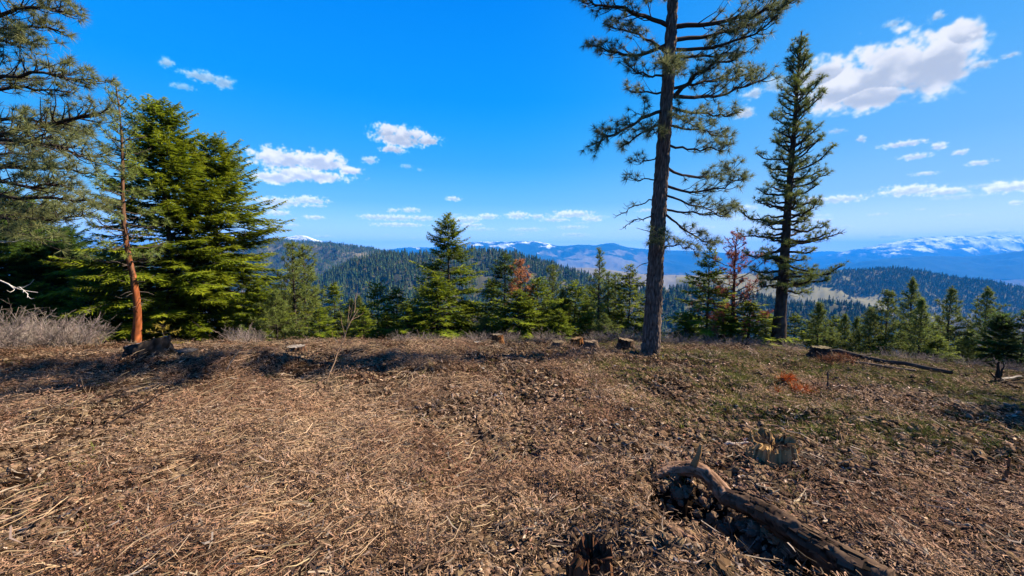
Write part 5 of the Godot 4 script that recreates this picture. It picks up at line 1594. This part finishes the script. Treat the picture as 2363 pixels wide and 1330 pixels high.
func litter() -> void:
	var tan_c := Color(0.325, 0.208, 0.126)
	var straw_p := func(x: float, z: float) -> Color:
		var c := tan_c.lerp(Color(0.19, 0.1, 0.058), clampf(0.5 + noise_a.get_noise_2d(x * 1.3, z * 1.3 + 70.0), 0.0, 1.0))
		c.a = 0.05 + 0.95 * pow(straw_share(x, z), 2.2)
		return c
	for k in 3:
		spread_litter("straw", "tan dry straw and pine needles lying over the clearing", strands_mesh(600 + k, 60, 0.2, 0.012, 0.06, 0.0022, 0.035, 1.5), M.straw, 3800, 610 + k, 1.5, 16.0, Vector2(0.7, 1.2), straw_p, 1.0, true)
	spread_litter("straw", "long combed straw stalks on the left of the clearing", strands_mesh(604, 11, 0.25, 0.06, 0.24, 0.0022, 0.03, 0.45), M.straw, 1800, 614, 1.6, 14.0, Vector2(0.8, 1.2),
		func(x: float, z: float) -> Color:
			var c := Color(0.35, 0.24, 0.14)
			c.a = clampf(0.30 - 0.4 * x, 0.015, 1.0) * straw_share(x, z)
			return c, 1.0, true)
	spread_litter("twigs", "small dark and brown twigs strewn over the clearing", strands_mesh(605, 10, 0.25, 0.03, 0.15, 0.004, 0.03, PI), M.straw, 4000, 615, 1.5, 16.0, Vector2(0.8, 1.3),
		func(_x: float, _z: float) -> Color:
			var c := Color(0.05, 0.032, 0.022) if rng.randf() < 0.7 else Color(0.2, 0.15, 0.11)
			c.a = 0.8
			return c)
	for k in 3:
		spread_litter("wood_chips", "broken wood and bark chips strewn over the clearing", chip_mesh(620 + k), M.rough, 6500, 621 + k, 1.5, 15.0, Vector2(0.008, 0.036),
			func(x: float, _z: float) -> Color:
				var c := Color(0.36, 0.26, 0.185) if rng.randf() < 0.5 else Color(0.17, 0.09, 0.06)
				c.a = clampf(0.45 + 0.12 * x, 0.25, 1.0)
				return c)
	for k in 3:
		spread_litter("soil_clods", "crumbled dark soil clods on the disturbed ground", clod_mesh(630 + k), M.rough, 15000, 631 + k, 1.5, 15.0, Vector2(0.007, 0.034),
			func(x: float, z: float) -> Color:
				var c := Color(0.028, 0.018, 0.012).lerp(Color(0.18, 0.115, 0.068), rng.randf())
				c.a = clampf(1.1 - straw_share(x, z) * 0.8, 0.2, 1.0)
				return c, 0.9)
	for k in 2:
		spread_litter("soil_lumps", "bigger dark soil lumps and root balls turned up on the disturbed ground", clod_mesh(645 + k), M.rough, 1000, 646 + k, 1.8, 14.0, Vector2(0.022, 0.055),
			func(x: float, z: float) -> Color:
				var c := Color(0.06, 0.037, 0.022).lerp(Color(0.12, 0.075, 0.042), rng.randf())
				c.a = clampf(1.0 - straw_share(x, z) * 1.1, 0.04, 1.0)
				return c, 0.6)
	spread_litter("pebbles", "small grey stones in the disturbed soil", clod_mesh(640), M.rough, 700, 641, 1.6, 10.0, Vector2(0.006, 0.022),
		func(x: float, _z: float) -> Color:
			var c := Color(0.22, 0.195, 0.18)
			c.a = clampf(1.0 - absf(x - 0.3) * 0.3, 0.1, 1.0)
			return c, 0.8)
	spread_litter("slash", "grey and brown broken branches scattered along the crest", strands_mesh(670, 7, 0.3, 0.15, 0.55, 0.0065, 0.06, PI), M.rough, 420, 671, 6.5, 16.0, Vector2(0.6, 1.0),
		func(_x: float, z: float) -> Color:
			var c := Color(0.05, 0.038, 0.03) if rng.randf() < 0.5 else Color(0.17, 0.13, 0.105)
			c.a = 0.05 + 0.8 * smoothstep(-7.0, -11.0, z)
			return c)
	for k in 2:
		spread_litter("grass", "short green grass coming up on the right of the clearing", grass_mesh(650 + k), M.straw, 2600, 651 + k, 2.5, 16.0, Vector2(0.35, 0.75),
			func(x: float, z: float) -> Color:
				var c := Color(0.115, 0.14, 0.018).lerp(Color(0.22, 0.2, 0.045), rng.randf())
				c.a = green_share(x, z) * 0.9 + 0.01
				return c)
	spread_litter("dry_grass", "dry pale grass tussocks near the crest", grass_mesh(660), M.straw, 1500, 661, 6.0, 17.0, Vector2(0.6, 1.1),
		func(_x: float, z: float) -> Color:
			var c := Color(0.21, 0.155, 0.095)
			c.a = 0.15 + 0.6 * smoothstep(-8.0, -12.0, z)
			return c)


func grass_mesh(seed_: int) -> ArrayMesh:
	rng.seed = seed_
	var mb := MB.new()
	mb.smooth = false
	for i in 36:
		var a := rf(0, TAU)
		var p := Vector3(rf(-0.12, 0.12), 0, rf(-0.12, 0.12))
		var d := Vector3(cos(a) * rf(0.2, 1.2), 1.0, sin(a) * rf(0.2, 1.2))
		var l := rf(0.03, 0.1)
		var s := Vector3(-sin(a), 0, cos(a)) * 0.003
		mb.tri(p - s, p + s, p + d * l, Color(1, 1, 1) * rf(0.6, 1.2))
	return mb.mesh()
